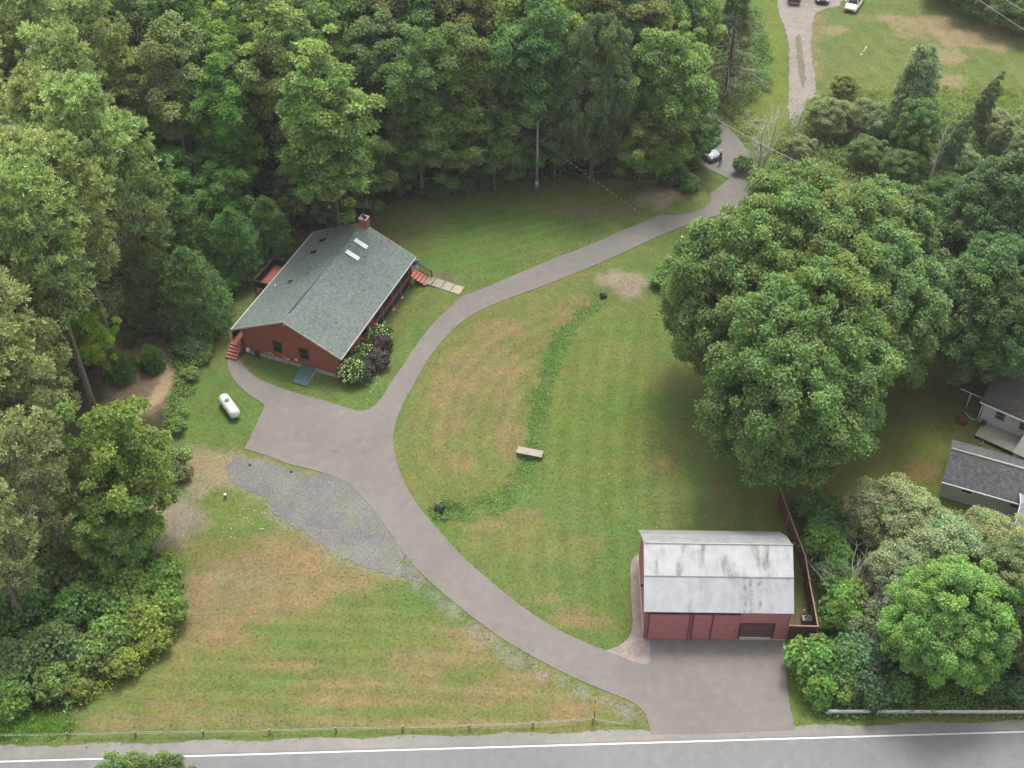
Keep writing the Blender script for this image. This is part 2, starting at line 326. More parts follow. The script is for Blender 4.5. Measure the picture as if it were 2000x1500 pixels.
    S += .6*soft([(1590, 60), (2000, -50), (2000, 300), (1600, 200)], 2)*np.sin((X*.9+Y*.2)*2*math.pi/2.2+wob*2)
    C *= (1+.05*S+.03*np.clip(S, 0, 1))[..., None]
    C *= (1+.30*(fbm(X*.9, Y*.9, 31)-.5))[..., None]
    n2 = fbm(X*.45, Y*.7, 77)-.5
    C[..., 0] *= 1+.35*n2; C[..., 2] *= 1+.15*n2
    nx, ny = len(xs), len(ys); V = np.stack([X, Y, Z], -1).reshape(-1, 3)
    I = np.arange(nx*ny).reshape(ny, nx); F = np.stack([I[:-1, :-1], I[:-1, 1:], I[1:, 1:], I[1:, :-1]], -1).reshape(-1, 4)
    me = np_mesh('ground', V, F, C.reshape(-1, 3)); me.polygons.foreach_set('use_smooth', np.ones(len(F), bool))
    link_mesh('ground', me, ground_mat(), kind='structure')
    g = np.random.default_rng(77); n = 330000; gx = g.uniform(-62, 62, n); gy = g.uniform(44, 165, n)
    fx = np.clip(np.searchsorted(xs, gx), 1, nx-1); fy = np.clip(np.searchsorted(ys, gy), 1, ny-1); tint = C[fy, fx]; wd = wood[fy, fx]
    k = (np.abs(gx) < gy*.38+18) & (wd < .5)
    for poly, m_ in ((DRIVE, .07), (GRAVEL, .3), (TOPDRIVE, .25), (PAVER, .02)):
        k &= sdf(gx, gy, W(poly)) < m_*g.random(n)**2
    ra, rb = px2w(0, 1458), px2w(2000, 1407); k &= (gy > ra[1]+(gx-ra[0])*(rb[1]-ra[1])/(rb[0]-ra[0])+g.normal(0, .15, n)-.1)
    lx = (gx+20.69)*HC+(gy-86.71)*HS; ly = -(gx+20.69)*HS+(gy-86.71)*HC; k &= ~((lx > 0) & (lx < 16) & (np.abs(ly) < 5))
    k &= ~((gx > 9.9) & (gx < 20.8) & (gy > 56) & (gy < 64.2))
    gx, gy, tint = gx[k], gy[k], tint[k]; n = len(gx)
    tint = tint*(g.uniform(.84, 1.38, n)*(.8+.4*fbm(gx*2.2, gy*2.2, 5)))[:, None]*np.stack([g.uniform(.85, 1.2, n), np.ones(n), g.uniform(.8, 1.2, n)], 1)
    V, F, T = leaf_cards(np.stack([gx, gy, hgt(gx, gy)+g.uniform(.01, .06, n)], 1), unit(g.normal(size=(n, 3))*.17+[0, 0, 1]), g.uniform(.08, .2, n), .5, tint, g, .04)
    o = link_mesh('grass', np_mesh('grass', V, F, T), foliage('grass_blades', 0.0, .9, .1), None, kind='stuff'); tag(o, 'short mown grass of the lawns, green with straw coloured patches', 'grass')

def smooth_poly(pts, step=.35, rag=0.0, seed=0, tension=True):
    n = len(pts); out = []
    P_ = [Vector(p) for p in pts]
    for i in range(n):
        p0, p1, p2, p3 = P_[i-1], P_[i], P_[(i+1) % n], P_[(i+2) % n]
        L = (p2-p1).length; k = max(1, int(L/step))
        a1 = (p1-p0).angle(p2-p1, 0); a2 = (p2-p1).angle(p3-p2, 0)
        m1 = (p2-p0)*.5 if a1 < .75 else (p2-p1); m2 = (p3-p1)*.5 if a2 < .75 else (p2-p1)
        if a1 < .75: m1 = m1.normalized()*L
        if a2 < .75: m2 = m2.normalized()*L
        for j in range(k):
            t = j/k; q = p1*(2*t**3-3*t*t+1)+m1*(t**3-2*t*t+t)+p2*(-2*t**3+3*t*t)+m2*(t**3-t*t); out.append(q)
    if rag:
        for i, q in enumerate(out):
            v = mnoise.noise(Vector((q.x*1.3+seed, q.y*1.3, 0)))+.6*mnoise.noise(Vector((q.x*4, q.y*4+seed, 3)))
            out[i] = q+Vector((v, mnoise.noise(Vector((q.x*2, q.y*2, 7+seed)))))*rag
    return out
def sheet(name, px, z, mat, rag=0.0, step=.35, **k):
    pts = smooth_poly(W(px), step, rag, len(px)); vs = [Vector((p.x, p.y, z)) for p in pts]; n = len(vs)
    tri = tessellate_polygon([vs]); lo = [Vector((p.x, p.y, z-.12)) for p in pts]
    fs = [tuple(t) for t in tri]+[(i, (i+1) % n, n+(i+1) % n, n+i) for i in range(n)]
    me = bpy.data.meshes.new(name); me.from_pydata([tuple(v) for v in vs+lo], [], fs); me.update()
    bm = bmesh.new(); bm.from_mesh(me); bmesh.ops.recalc_face_normals(bm, faces=bm.faces)
    if sum(f.normal.z for f in bm.faces) < 0: bmesh.ops.reverse_faces(bm, faces=bm.faces)
    bm.to_mesh(me); bm.free()
    return link_mesh(name, me, mat, None, **k)
M_drive = asphalt('driveway_asphalt', (.170, .157, .145), .07, (1.02, 1.0, .97)); M_road = asphalt('road_asphalt', (.175, .175, .172), .05)
M_should = asphalt('shoulder_asphalt', (.21, .198, .182), .12)
def gravel_mat(name, c, green=.25):
    m, t, b = new_mat(name); v = coords(t)
    vo = N(t, 'ShaderNodeTexVoronoi', Scale=9.); t.links.new(v, vo.inputs['Vector'])
    st = ramp(t, vo.outputs['Distance'], [(.0, tuple(x*1.25 for x in c)), (.6, tuple(x*.62 for x in c))])
    big = ramp(t, tex(t, v, .35, 5, .7), [(.35, (.82, .82, .86)), (.65, (1.14, 1.1, 1.02))])
    o = mixc(t, 1., st.outputs[0], big.outputs[0], 'MULTIPLY')
    f = ramp(t, tex(t, v, 20, 3, .8), [(.3, (.75,)*3), (.7, (1.25,)*3)]); o = mixc(t, 1., o, f.outputs[0], 'MULTIPLY')
    g = ramp(t, tex(t, v, .55, 6, .75), [(.52, (0,)*3), (.66, (1,)*3)]); o = mixc(t, N2f(t, g.outputs[0], green), o, (.13, .14, .05))
    t.links.new(o, b.inputs['Base Color']); b.inputs['Roughness'].default_value = .95; bump(t, b, vo.outputs['Distance'], .5, .03); return m
sheet('driveway', DRIVE, .045, M_drive, .03, kind='structure')
sheet('gravel_lot', GRAVEL, .022, gravel_mat('grey_gravel', (.190, .186, .180), .6), .35, .2, kind='structure')
sheet('gravel_drive', TOPDRIVE, .022, gravel_mat('pale_gravel', (.28, .25, .225), .4), .2, .25, kind='structure')
def paver_mat():
    m, t, b = new_mat('brick_pavers'); v = coords(t)
    br = N(t, 'ShaderNodeTexBrick', Scale=1., offset=.5); br.inputs['Color1'].default_value = (.29, .235, .205, 1); br.inputs['Color2'].default_value = (.22, .175, .155, 1)
    br.inputs['Mortar'].default_value = (.16, .14, .125, 1); br.inputs['Mortar Size'].default_value = .012
    br.inputs['Brick Width'].default_value = .24; br.inputs['Row Height'].default_value = .13
    t.links.new(v, br.inputs['Vector'])
    n = ramp(t, tex(t, v, .8, 5), [(.3, (.8,)*3), (.7, (1.15,)*3)])
    t.links.new(mixc(t, 1., br.outputs[0], n.outputs[0], 'MULTIPLY'), b.inputs['Base Color']); b.inputs['Roughness'].default_value = .9; return m
sheet('track_verge', [(1554, 70), (1563, 66), (1569, 110), (1573, 150), (1569, 172), (1561, 150), (1556, 110)], .034, gravel_mat('grassy_track', (.16, .15, .10), .6), .25, .25, kind='structure')
sheet('paver_path', PAVER, .062, paver_mat(), .01, .3, kind='structure')
# main road along the bottom of the picture
def band(name, l0, l1, z, mat, **k):
    """ground band between two photo lines given as (y at x=0, y at x=2000)"""
    def line(l):
        a = Vector(px2w(0, l[0])); b = Vector(px2w(2000, l[1])); d = b-a; return a-d*4, b+d*4
    a, b = line(l0)
    if isinstance(l1, (int, float)):
        n = Vector((b.y-a.y, -(b.x-a.x))).normalized(); c, d = a+n*l1, b+n*l1
    else: c, d = line(l1)
    m = MB(); m.add([(*p, z) for p in (a, b, d, c)]+[(*p, z-.03) for p in (a, b, d, c)], [(0, 1, 2, 3), (0, 4, 5, 1), (3, 2, 6, 7)])
    return m.build(name, mat, **k)
sheet('road_shoulder', [(-900, 1479), (-300, 1466)]+[(x, 1458-x*.0255+(3 if (x//100) % 2 else -2)) for x in range(0, 2001, 100)]+[(2600, 1392), (2600, 1462), (-900, 1522)], .030, M_should, .16, .3, kind='structure')
band('road', (1483, 1425), 9.5, .052, M_road, kind='structure')
def paint_mat():
    m, t, b = new_mat('road_paint'); v = coords(t)
    t.links.new(ramp(t, tex(t, v, 14, 5, .8), [(.32, (.26,)*3), (.52, (.56, .55, .52))]).outputs[0], b.inputs['Base Color']); return m
M_paint = paint_mat()
tag(band('road_marking', (1487, 1428.5), .12, .058, M_paint, kind='structure'))
# ------------------------------------------------------------------ foliage generators
def unit(v): return v/np.maximum(np.linalg.norm(v, axis=-1, keepdims=True), 1e-9)
def leaf_cards(P, Nn, L, wid, tint, g, fold=.25):
    """folded diamond leaves: P centres, Nn normals, L lengths"""
    n = len(P); a = unit(np.cross(Nn, g.normal(size=(n, 3)))); b = np.cross(Nn, a); L = L[:, None]
    v0 = P-a*L*.5; v2 = P+a*L*.5-Nn*L*.12; v1 = P+b*L*wid*.5+Nn*L*fold; v3 = P-b*L*wid*.5+Nn*L*fold
    V = np.stack([v0, v1, v2, v3], 1).reshape(-1, 3); i = np.arange(n)[:, None]*4
    F = np.concatenate([i+np.array([0, 1, 2]), i+np.array([0, 2, 3])], 0)
    return V, F, np.repeat(tint, 4, 0)
def blob_crown(seed, r, rz, zc, nb, br, nl, leaf, low=-.45, flat=.75, shape=None, droop=0, tvar=.22, spread=.3, inner=.35, squash=1):
    """crown as many leafy clumps spread over an uneven envelope; returns V,F,T and clump centres"""
    g = np.random.default_rng(seed); k = np.arange(nb)+.5
    u = 1-(1-low)*k/nb; ph = k*2.39996+g.normal(0, .35, nb); u = np.clip(u+g.normal(0, .06, nb), low, 1)
    s = np.sqrt(1-u*u); D = np.stack([s*np.cos(ph), s*np.sin(ph), u], 1)
    lob = 1+spread*np.array([mnoise.noise(Vector(d*1.7+seed)) for d in D])*1.3
    rad = g.uniform(.66, .93, nb)*lob; rad[g.random(nb) < inner] *= g.uniform(.45, .85)
    cen = D*rad[:, None]*np.array([r-br*.55, (r-br*.55)*squash, rz-br*.45])
    if shape is not None: cen[:, :2] *= np.array([shape(z) for z in cen[:, 2]/rz])[:, None]
    cen[:, 2] += zc; cen[:, 2] = np.maximum(cen[:, 2], br*.35)
    bs = br*g.uniform(.65, 1.3, nb); cnt = (nl*(bs/bs.mean())**2).astype(int)
    idx = np.repeat(np.arange(nb), cnt); n = len(idx)
    d = unit(g.normal(size=(n, 3))); out = unit(cen-np.array([0, 0, zc*.8]))[idx]
    d = unit(d+out*.55+np.array([0, 0, .45])); rr = bs[idx]*g.uniform(.55, 1.08, n)*(1+.28*g.normal(size=n)*.5)
    # bumpy clump surface
    P_ = cen[idx]+d*rr[:, None]*np.array([1, 1, flat]); P_[:, 2] -= droop*np.maximum(0, np.linalg.norm(d[:, :2], axis=1)-.3)*bs[idx]
    nn = unit(d*.7+g.normal(size=(n, 3))*.55+np.array([0, 0, .55]))
    bt = g.uniform(1-tvar, 1+tvar, nb)[idx]; lt = g.uniform(.72, 1.28, n)*bt; yl = g.uniform(.9, 1.14, nb)[idx]*g.uniform(.92, 1.08, n)
    T = np.stack([lt*yl, lt, lt*g.uniform(.85, 1.1, n)], 1)
    V, F, T = leaf_cards(P_, nn, leaf*g.uniform(.7, 1.3, n), .75, T, g)
    return V, F, T, cen
def limbs(seed, zt, r0, cen, nlimb=9, lean=0, first=.3, bend=.1):
    g = random.Random(seed); m = MB(); pts = []; K = 7; topz = zt
    for i in range(K+1):
        t = i/K; pts.append(Vector((g.gauss(0, bend)*t*zt*.12+lean*t, g.gauss(0, bend)*t*zt*.12, t*topz-(.3 if i == 0 else 0))))
    rad = [r0*(1.25 if i == 0 else 1)*(1-.82*i/K) for i in range(K+1)]
    m.tube(pts, rad, 9)
    cs = [Vector(c) for c in cen]; g.shuffle(cs)
    for c in cs[:nlimb]:
        t = min(.92, max(first, (c.z-.28*math.hypot(c.x, c.y)*1.4)/topz)); k = t*K; i = min(K-1, int(k)); s = pts[i].lerp(pts[i+1], k-i)
        mid = s.lerp(c, .5)+Vector((0, 0, .10*(c-s).length)); rr = r0*(1-.82*t)*.55
        m.tube([s, mid, c], [rr, rr*.6, rr*.18], 6)
        for q in range(2):
            e = c+Vector((g.uniform(-1, 1), g.uniform(-1, 1), g.uniform(.1, .8)))*1.0; m.tube([mid.lerp(c, .4+.3*q), e], [rr*.3, rr*.08], 4)
    return m
LIB = {}
def reg(name, crown, trunk_mb, leafmat, barkmat):
    V, F, T = crown; me = np_mesh(name+'_crown', V, F, T); me.materials.append(leafmat)
    tb = trunk_mb.build(name+'_trunk', barkmat); tm = tb.data; bpy.data.objects.remove(tb); LIB[name] = (me, tm)
def broad(name, seed, r, rz, zc, nb, br, nl, leaf, trunk_r, bark_=None, nlimb=10, **k):
    V, F, T, cen = blob_crown(seed, r, rz, zc, nb, br, nl, leaf, **k)
    reg(name, (V, F, T), limbs(seed, zc+rz*.45, trunk_r, cen, nlimb), M_leaf, bark_ or M_bark)
build_ground()
# big maples: r 7.3, dense, many clumps
broad('maple_a', 11, 7.6, 8.6, 9.2, 640, .78, 215, .25, .42, low=-.7, inner=.15, flat=.95, spread=.22)
broad('maple_b', 12, 7.4, 8.2, 8.8, 600, .8, 215, .25, .40, low=-.7, inner=.15, flat=.95, spread=.24)
# forest broadleaves
broad('forest_a', 21, 4.6, 7.4, 12, 190, .9, 240, .27, .26, low=-.85, spread=.42)
broad('forest_b', 22, 5.3, 6.4, 13, 190, .98, 250, .28, .28, low=-.8, spread=.42)
broad('forest_c', 23, 3.7, 8.6, 11.2, 190, .8, 190, .25, .22, low=-.9, spread=.5)
broad('ash', 24, 4.4, 8.0, 12, 170, .85, 190, .30, .24, low=-.85, flat=.55, spread=.55, tvar=.3)
broad('birch', 25, 4.0, 6.4, 12.5, 150, .85, 220, .22, .19, M_birch, low=-.7, droop=.5, flat=.6, spread=.5)
broad('light', 26, 4.4, 5.0, 6.4, 150, .78, 220, .25, .2, low=-.75, flat=.6, spread=.5)
broad('willow', 27, 4.0, 3.4, 3.9, 170, .66, 210, .19, .18, low=-.7, spread=.35)
# bushes: unit size about 1 m radius
def bush(name, seed, nb, br, nl, leaf, **k):
    V, F, T, cen = blob_crown(seed, 1.0, .9, .75, nb, br, nl, leaf, low=-.75, **k)
    g = random.Random(seed); m = MB()
    for c in cen[::3]: m.tube([(g.uniform(-.08, .08), g.uniform(-.08, .08), -.1), tuple(Vector(c)*.55+Vector((0, 0, .05))), tuple(c)], [.03, .02, .008], 5)
    reg(name, (V, F, T), m, M_leaf, M_bark)
bush('bush_a', 31, 44, .34, 110, .16, spread=.5); bush('bush_b', 32, 36, .38, 130, .19, flat=.9, spread=.6); bush('bush_c', 33, 50, .27, 90, .13, spread=.7, tvar=.35)
bush('bush_fine', 34, 60, .22, 120, .085, spread=.3)
# pines
def tufts(P_, out, nper, L, tv, g, wid=.16, up=.55):
    n = len(P_); idx = np.repeat(np.arange(n), nper); m = len(idx)
    d = unit(g.normal(size=(m, 3))*.75+out[idx]*.45+np.array([0, 0, up])); ln = L*g.uniform(.7, 1.2, m)
    s = unit(np.cross(d, g.normal(size=(m, 3)))); b = P_[idx]+g.normal(size=(m, 3))*.05
    v0 = b-s*(ln*wid*.35)[:, None]; v1 = b+s*(ln*wid*.35)[:, None]; v2 = b+d*ln[:, None]+s*(ln*wid*.5)[:, None]; v3 = b+d*ln[:, None]-s*(ln*wid*.5)[:, None]
    V = np.stack([v0, v1, v2, v3], 1).reshape(-1, 3); i = np.arange(m)[:, None]*4; F = i+np.array([0, 1, 2, 3])
    bt = tv[idx]*g.uniform(.8, 1.2, m); T = np.stack([bt*g.uniform(.92, 1.1, m), bt, bt*g.uniform(.8, 1.1, m)], 1)
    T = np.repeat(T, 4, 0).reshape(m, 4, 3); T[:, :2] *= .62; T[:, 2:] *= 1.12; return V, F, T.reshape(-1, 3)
def pine(name, seed, H, r, first, nwh, per, tr, L=.42, bare=.12, nper=15, rise=.25, prof=None, tuftn=13):
    g = np.random.default_rng(seed); gr = random.Random(seed); m = MB()
    pts = [Vector((gr.gauss(0, .12)*i/8, gr.gauss(0, .12)*i/8, H*i/8-(.3 if i == 0 else 0))) for i in range(9)]
    m.tube(pts, [tr*(1.2 if i == 0 else 1)*(1-.9*i/8) for i in range(9)], 9)
    C_, O_, TV = [], [], []
    for wv in range(nwh):
        t = wv/(nwh-1); z = H*(first+(1-first)*t)*.99
        rr = r*(prof(t) if prof else (math.sin(math.pi*min(1, .25+.75*t))**.6*.55+.45)*(1-t**3*.85))
        for b in range(per):
            a = wv*1.1+b*2*math.pi/per+gr.gauss(0, .3); ln = rr*gr.uniform(.65, 1.1); dz = ln*(rise*(.4+t))+gr.gauss(0, .15)
            p0 = Vector((0, 0, z)); dr = Vector((math.cos(a), math.sin(a), 0)); p1 = p0+dr*ln*.5+Vector((0, 0, dz*.3-.1)); p2 = p0+dr*ln+Vector((0, 0, dz))
            m.tube([p0, p1, p2], [tr*.2*(1.15-t), tr*.13*(1.15-t)+.01, .012], 4, False)
            if gr.random() < bare*(1-t)*2: continue
            bv = gr.uniform(.78, 1.22)
            for j in range(tuftn):
                s = gr.uniform(.25, 1.05)**.7; q = p0+dr*ln*s; q.z = z+(dz*.3-.1)*min(1, s*2)+(dz*.7+.1)*max(0, s*2-1)
                side = Vector((-dr.y, dr.x, 0))*gr.gauss(0, .24)*ln*(.35+.65*s); C_.append(q+side+Vector((0, 0, gr.uniform(-.12, .32)))); O_.append(dr+side*.5); TV.append(bv*gr.uniform(.85, 1.15))
    for b in range(10): C_.append(Vector((gr.gauss(0, .2), gr.gauss(0, .2), H-gr.random()*1.2))); O_.append(Vector((gr.gauss(0, 1), gr.gauss(0, 1), 1))); TV.append(1.1)
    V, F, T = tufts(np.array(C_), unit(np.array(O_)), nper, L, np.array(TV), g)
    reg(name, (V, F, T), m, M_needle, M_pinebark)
rnd = lambda t: .60+.45*math.sin(math.pi*min(1, .12+.72*t))-.5*max(0, t-.75)*2
pine('pine_a', 41, 22, 3.3, .40, 17, 6, .30, tuftn=9, nper=26, L=.50, prof=rnd, rise=.35, bare=.2); pine('pine_b', 42, 24, 3.1, .50, 15, 6, .28, tuftn=9, nper=26, L=.50, prof=rnd, rise=.4, bare=.25); pine('pine_c', 43, 19, 3.6, .32, 16, 6, .27, tuftn=9, nper=26, L=.48, prof=rnd, rise=.3, bare=.3)
cone = lambda t: (1-t)**.8*.95+.08
pine('white_pine', 44, 13, 3.4, .08, 24, 6, .2, L=.55, rise=.35, prof=lambda t: (1-t)**.6*.85+.2, bare=.02, tuftn=14)
pine('hemlock', 45, 10, 3.4, .05, 26, 7, .17, L=.32, rise=-.12, prof=lambda t: (1-t*t)**.6*.9+.12, bare=.02, tuftn=14)
pine('yew', 46, 1.9, 1.0, .08, 12, 7, .06, L=.2, rise=.2, prof=lambda t: 1-.5*t*t, bare=0, tuftn=12)
pine('spruce', 47, 15, 4.0, .06, 26, 6, .26, L=.36, rise=-.15, prof=cone, bare=.45, tuftn=11)
NTREE = [0]; KL = 2.4
def plant(kind, x, y, s=1.0, sz=None, col=(.05, .1, .02), rz=None, name='tree', parts=('crown', 'trunk'), label=None, cat='tree', group=None, tilt=(0, 0), z=None):
    NTREE[0] += 1; gr = random.Random(NTREE[0]*7+3)
    o = empty(name, (x, y, float(hgt(x, y)) if z is None else z), gr.uniform(0, 6.28) if rz is None else rz, label=label, cat=cat, group=group)
    o.rotation_euler[0], o.rotation_euler[1] = tilt
    sz = s if sz is None else sz; sx = s
    for me, nm in zip(LIB[kind], parts):
        c = bpy.data.objects.new(nm, me); COL.objects.link(c); c.parent = o; c.scale = (sx, sx, sz)
        j = gr.uniform(.9, 1.1); c.color = (col[0]*j*KL*gr.uniform(.95, 1.06), col[1]*j*KL, col[2]*j*KL*1.0*gr.uniform(.9, 1.1), 1) if nm == parts[0] else (1, 1, 1, 1)
    return o
def plant_px(kind, px, py, hc, **k):                # px,py = where the middle of the crown (height hc) shows
    x, y = px2w(px, py, hc); return plant(kind, x, y, **k)
#@@PART2
# ------------------------------------------------------------------ trees and bushes
DK = (.040, .078, .024); MD = (.062, .105, .028); LT = (.092, .138, .038); OL = (.105, .118, .045); BL = (.060, .105, .052); BR = (.115, .105, .055); YG = (.125, .165, .035); PN = (.145, .175, .074)
BIG = (.080, .118, .038)
# the four crowns of the big maple clump
for px, py, s, kind, col, lab in [
 (1580, 525, 1.08, 'maple_a', (.084, .126, .042), 'broad green maple at the back of the big clump, beside the bend of the drive'),
 (1455, 585, 1.04, 'maple_b', (.080, .124, .042), 'broad maple on the drive side of the big clump, its crown over the lawn'),
 (1690, 600, .98, 'maple_b', (.078, .120, .042), 'broad maple on the neighbour side of the big clump of maples'),
 (1700, 490, .86, 'maple_b', (.080, .122, .044), 'maple crown at the upper right of the big clump'),
 (1590, 640, 1.0, 'maple_a', (.088, .130, .042), 'lighter green maple crown in the middle of the big clump'),
 (1545, 775, 1.0, 'maple_a', (.080, .122, .040), 'front maple of the big clump, standing at the top end of the brown fence')]:
    plant_px(kind, px, py, 9.0*s*1.08, s=s, sz=s*1.08, col=col, label=lab, group='big maples on the lawn', name='maple_tree')
for px, py, s, lab in [(1965, 440, .92, 'dark maple at the right edge, the farther of two behind the white house'), (1935, 610, .86, 'dark maple leaning over the roof of the white house'), (2085, 560, .9, 'dark maple partly out of the right edge behind the white house')]:
    plant_px('maple_b', px, py, 8.8*s, s=s, col=(.052, .092, .036), label=lab, group='dark maples by the white house', name='maple_tree')
plant_px('light', 1360, 268, 4.0, s=.62, col=(.06, .11, .035), name='small_tree', label='small leafy tree hanging over the rear of the silver car')
plant_px('light', 655, 405, 3.6, s=.6, col=(.055, .095, .03), name='small_tree', label='small dark tree just behind the roof left of the chimney')
# front of the woods, each crown placed where the photo shows it
FR = [
 ('maple_b', 1162, 195, 14.5, .70, (.062, .098, .042), 'large dark green maple in the woods to the right of the utility pole', 'maple_tree'),
 ('forest_b', 1215, 60, 13, 1.0, (.060, .102, .045), 'dark green maple rising behind the large maple right of the utility pole', 'maple_tree'),
 ('light', 1288, 292, 6, .85, (.09, .14, .035), 'low yellow green tree beside the silver car', 'broadleaf_tree'),
 ('light', 1255, 285, 6.4, .85, (.075, .12, .034), 'low green tree at the right end of the back lawn edge', 'broadleaf_tree'),
 ('light', 1000, 300, 5.5, .7, (.06, .10, .03), 'low green tree beside the bare trunk by the back lawn', 'broadleaf_tree'),
 ('light', 640, 350, 6, .8, (.07, .11, .035), 'low green tree against the woods behind the house ridge', 'broadleaf_tree'),
 ('forest_b', 1308, 205, 10, .92, LT, 'yellow green tree at the right end of the woods above the side road', 'broadleaf_tree'),
 ('ash', 1275, 55, 12, 1.0, (.11, .15, .04), 'pale green airy tree near the top of the woods left of the dead spruce', 'broadleaf_tree'),
 ('forest_b', 1345, 85, 10, .8, LT, 'yellow green tree touching the half dead spruce', 'broadleaf_tree'),
 ('forest_c', 1040, 120, 13, 1.1, (.058, .108, .036), 'tall narrow green tree with a bare trunk just left of the utility pole', 'broadleaf_tree'),
 ('light', 1085, 255, 7, .9, MD, 'low green tree behind the utility pole', 'broadleaf_tree'),
 ('light', 965, 270, 7, .95, (.055, .10, .028), 'low dark green tree at the middle of the back lawn edge', 'broadleaf_tree'),
 ('forest_a', 900, 160, 12, 1.0, (.062, .098, .030), 'green tree in the middle of the woods above the back lawn', 'broadleaf_tree'),
 ('light', 865, 250, 8, 1.0, (.068, .12, .026), 'bright green low tree overhanging the edge of the back lawn', 'broadleaf_tree'),
 ('forest_c', 815, 195, 12, 1.0, (.062, .10, .030), 'slim olive tree above the left part of the back lawn', 'broadleaf_tree'),
 ('forest_a', 745, 150, 12, 1.0, (.066, .105, .034), 'green tree above the chimney of the red house', 'broadleaf_tree'),
 ('light', 780, 340, 4.5, .62, BL, 'small grey green tree at the left corner of the back lawn', 'small_tree'),
 ('light', 700, 320, 7, .95, (.072, .115, .030), 'green tree directly behind the chimney', 'broadleaf_tree'),
 ('ash', 640, 245, 13, 1.15, (.105, .15, .045), 'tall light green ash above the red house roof', 'ash_tree'),
 ('ash', 560, 150, 13, 1.1, (.11, .15, .048), 'tall pale green ash left of the house roof', 'ash_tree'),
 ('ash', 520, 60, 14, 1.1, (.105, .145, .048), 'pale green ash near the top of the picture', 'ash_tree'),
 ('forest_c', 395, 70, 15, 1.1, (.095, .155, .030), 'bright green tall tree near the top left of the woods', 'broadleaf_tree'),
 ('birch', 335, 165, 13, 1.1, (.098, .128, .050), 'faded olive birch with a white forked trunk', 'birch_tree'),
 ('birch', 255, 90, 14, 1.05, (.098, .125, .052), 'faded olive birch behind the white trunked one', 'birch_tree'),
 ('forest_c', 440, 240, 12, .95, (.060, .125, .025), 'bright green slender tree beside the white trunked birch', 'broadleaf_tree'),
 ('light', 330, 350, 8, .95, (.055, .115, .024), 'deep green round tree between the pines and the hemlocks', 'broadleaf_tree'),
 ('light', 425, 390, 6, .85, (.060, .125, .024), 'deep green small tree behind the hemlocks left of the house', 'broadleaf_tree'),
 ('light', 590, 385, 5, .75, (.060, .095, .026), 'low green tree right behind the back corner of the red house', 'broadleaf_tree'),
]
for k, px, py, hc, s, col, lab, nm in FR:
    plant_px(k, px, py, hc*s, s=s, sz=s*(1.65 if k == 'maple_b' else 1), col=col, label=lab, group='trees of the woods', name=nm)
gr = random.Random(5)
base = [Vector(px2w(*p)) for p in [(270, 330), (400, 370), (520, 350), (620, 335), (720, 305), (830, 275), (950, 265), (1080, 265), (1200, 265), (1300, 262)]]
acc = [0]
for a, b in zip(base, base[1:]): acc.append(acc[-1]+(b-a).length)
def along(s):
    for i in range(len(base)-1):
        if s <= acc[i+1]: return base[i].lerp(base[i+1], (s-acc[i])/(acc[i+1]-acc[i]))
    return base[-1]
ORD = ['first', 'second', 'third', 'fourth', 'fifth', 'sixth', 'seventh', 'eighth', 'ninth', 'tenth', 'eleventh', 'twelfth', 'thirteenth', 'fourteenth', 'fifteenth', 'sixteenth']
PAL = [('dark green', DK), ('green', MD), ('olive green', (.085, .105, .034)), ('green', (.066, .10, .034)), ('brownish olive', (.090, .098, .040)), ('yellow green', (.095, .135, .034)), ('dark green', (.045, .082, .03))]
for row in range(6):
    n = 11; L = acc[-1]
    for i in range(n):
        p = along(L*(i+.5*(row % 2)+.25)/n)+Vector((gr.uniform(-1.4, 1.4), row*6.2+gr.uniform(-1.3, 1.3)))
        if row > 3: p.x *= 1.06
        cn, col = gr.choice(PAL); kd = gr.choice(['forest_a', 'forest_b', 'forest_c', 'ash', 'forest_a', 'forest_b'])
        plant(kd, p.x, p.y, gr.uniform(.88, 1.14), col=col, name='broadleaf_tree', group='trees of the woods',
              label='%s tree, %s from left, %s row into the woods behind the lawn' % (cn, ORD[i], ORD[row+1]))
# pines at the left
PI = []
for j, py in enumerate(range(-70, 760, 92)):
    for i, px in enumerate((-105, -5, 95, 190)):
        px = px+(45 if j % 2 else 0)+gr.uniform(-16, 16)-(30 if py > 560 else 0); yy = py+gr.uniform(-18, 18)
        if px > 215 and py < 120: continue
        if px > 230 and not 130 < py < 400: continue
        if px > 150 and py > 440: continue
        if px > 60 and 500 < py: continue
        PI.append((px, yy, j, i))
for px, py, j, i in PI:
    k = gr.choice(['pine_a', 'pine_b', 'pine_c']); s = gr.uniform(.9, 1.08)
    hc = {'pine_a': 15.5, 'pine_b': 17.5, 'pine_c': 12.5}[k]*s
    plant_px(k, px, py, hc, s=s, col=(PN[0]*gr.uniform(.86, 1.02), PN[1]*gr.uniform(.9, 1.08), PN[2]), name='pine_tree', group='tall pines at the left',
             label='yellow green pine, %s from left in the %s row down from the top' % (ORD[i], ORD[j]))
for px, py, k, s, lab in [(60, 930, 'pine_c', .85, 'shaded pine with bare grey twigs left of the bright green tree'), (-20, 1060, 'pine_c', .8, 'shaded pine at the left edge above the roadside bushes'), (70, 820, 'pine_a', .8, 'pine just above the shaded lower pines at the left edge'), (90, 765, 'pine_a', .75, 'shorter pine beside the bark mulch bed'), (146, 430, 'pine_b', 1.0, 'tall pine whose bare trunk ends at the corner of the mulch bed'), (96, 425, 'pine_b', 1.0, 'tall pine with a bare leaning trunk left of the mulch bed'), (50, 410, 'pine_b', .97, 'tall pine with a bare trunk deeper in the pine stand'), (-30, 850, 'pine_b', .9, 'pine cut by the left edge of the picture')]:
    plant_px(k, px, py, (17 if 400 < py < 440 else 13)*s, s=s, col=PN if 400 < py < 440 else (.125, .145, .065), name='pine_tree', group='tall pines at the left', label=lab)
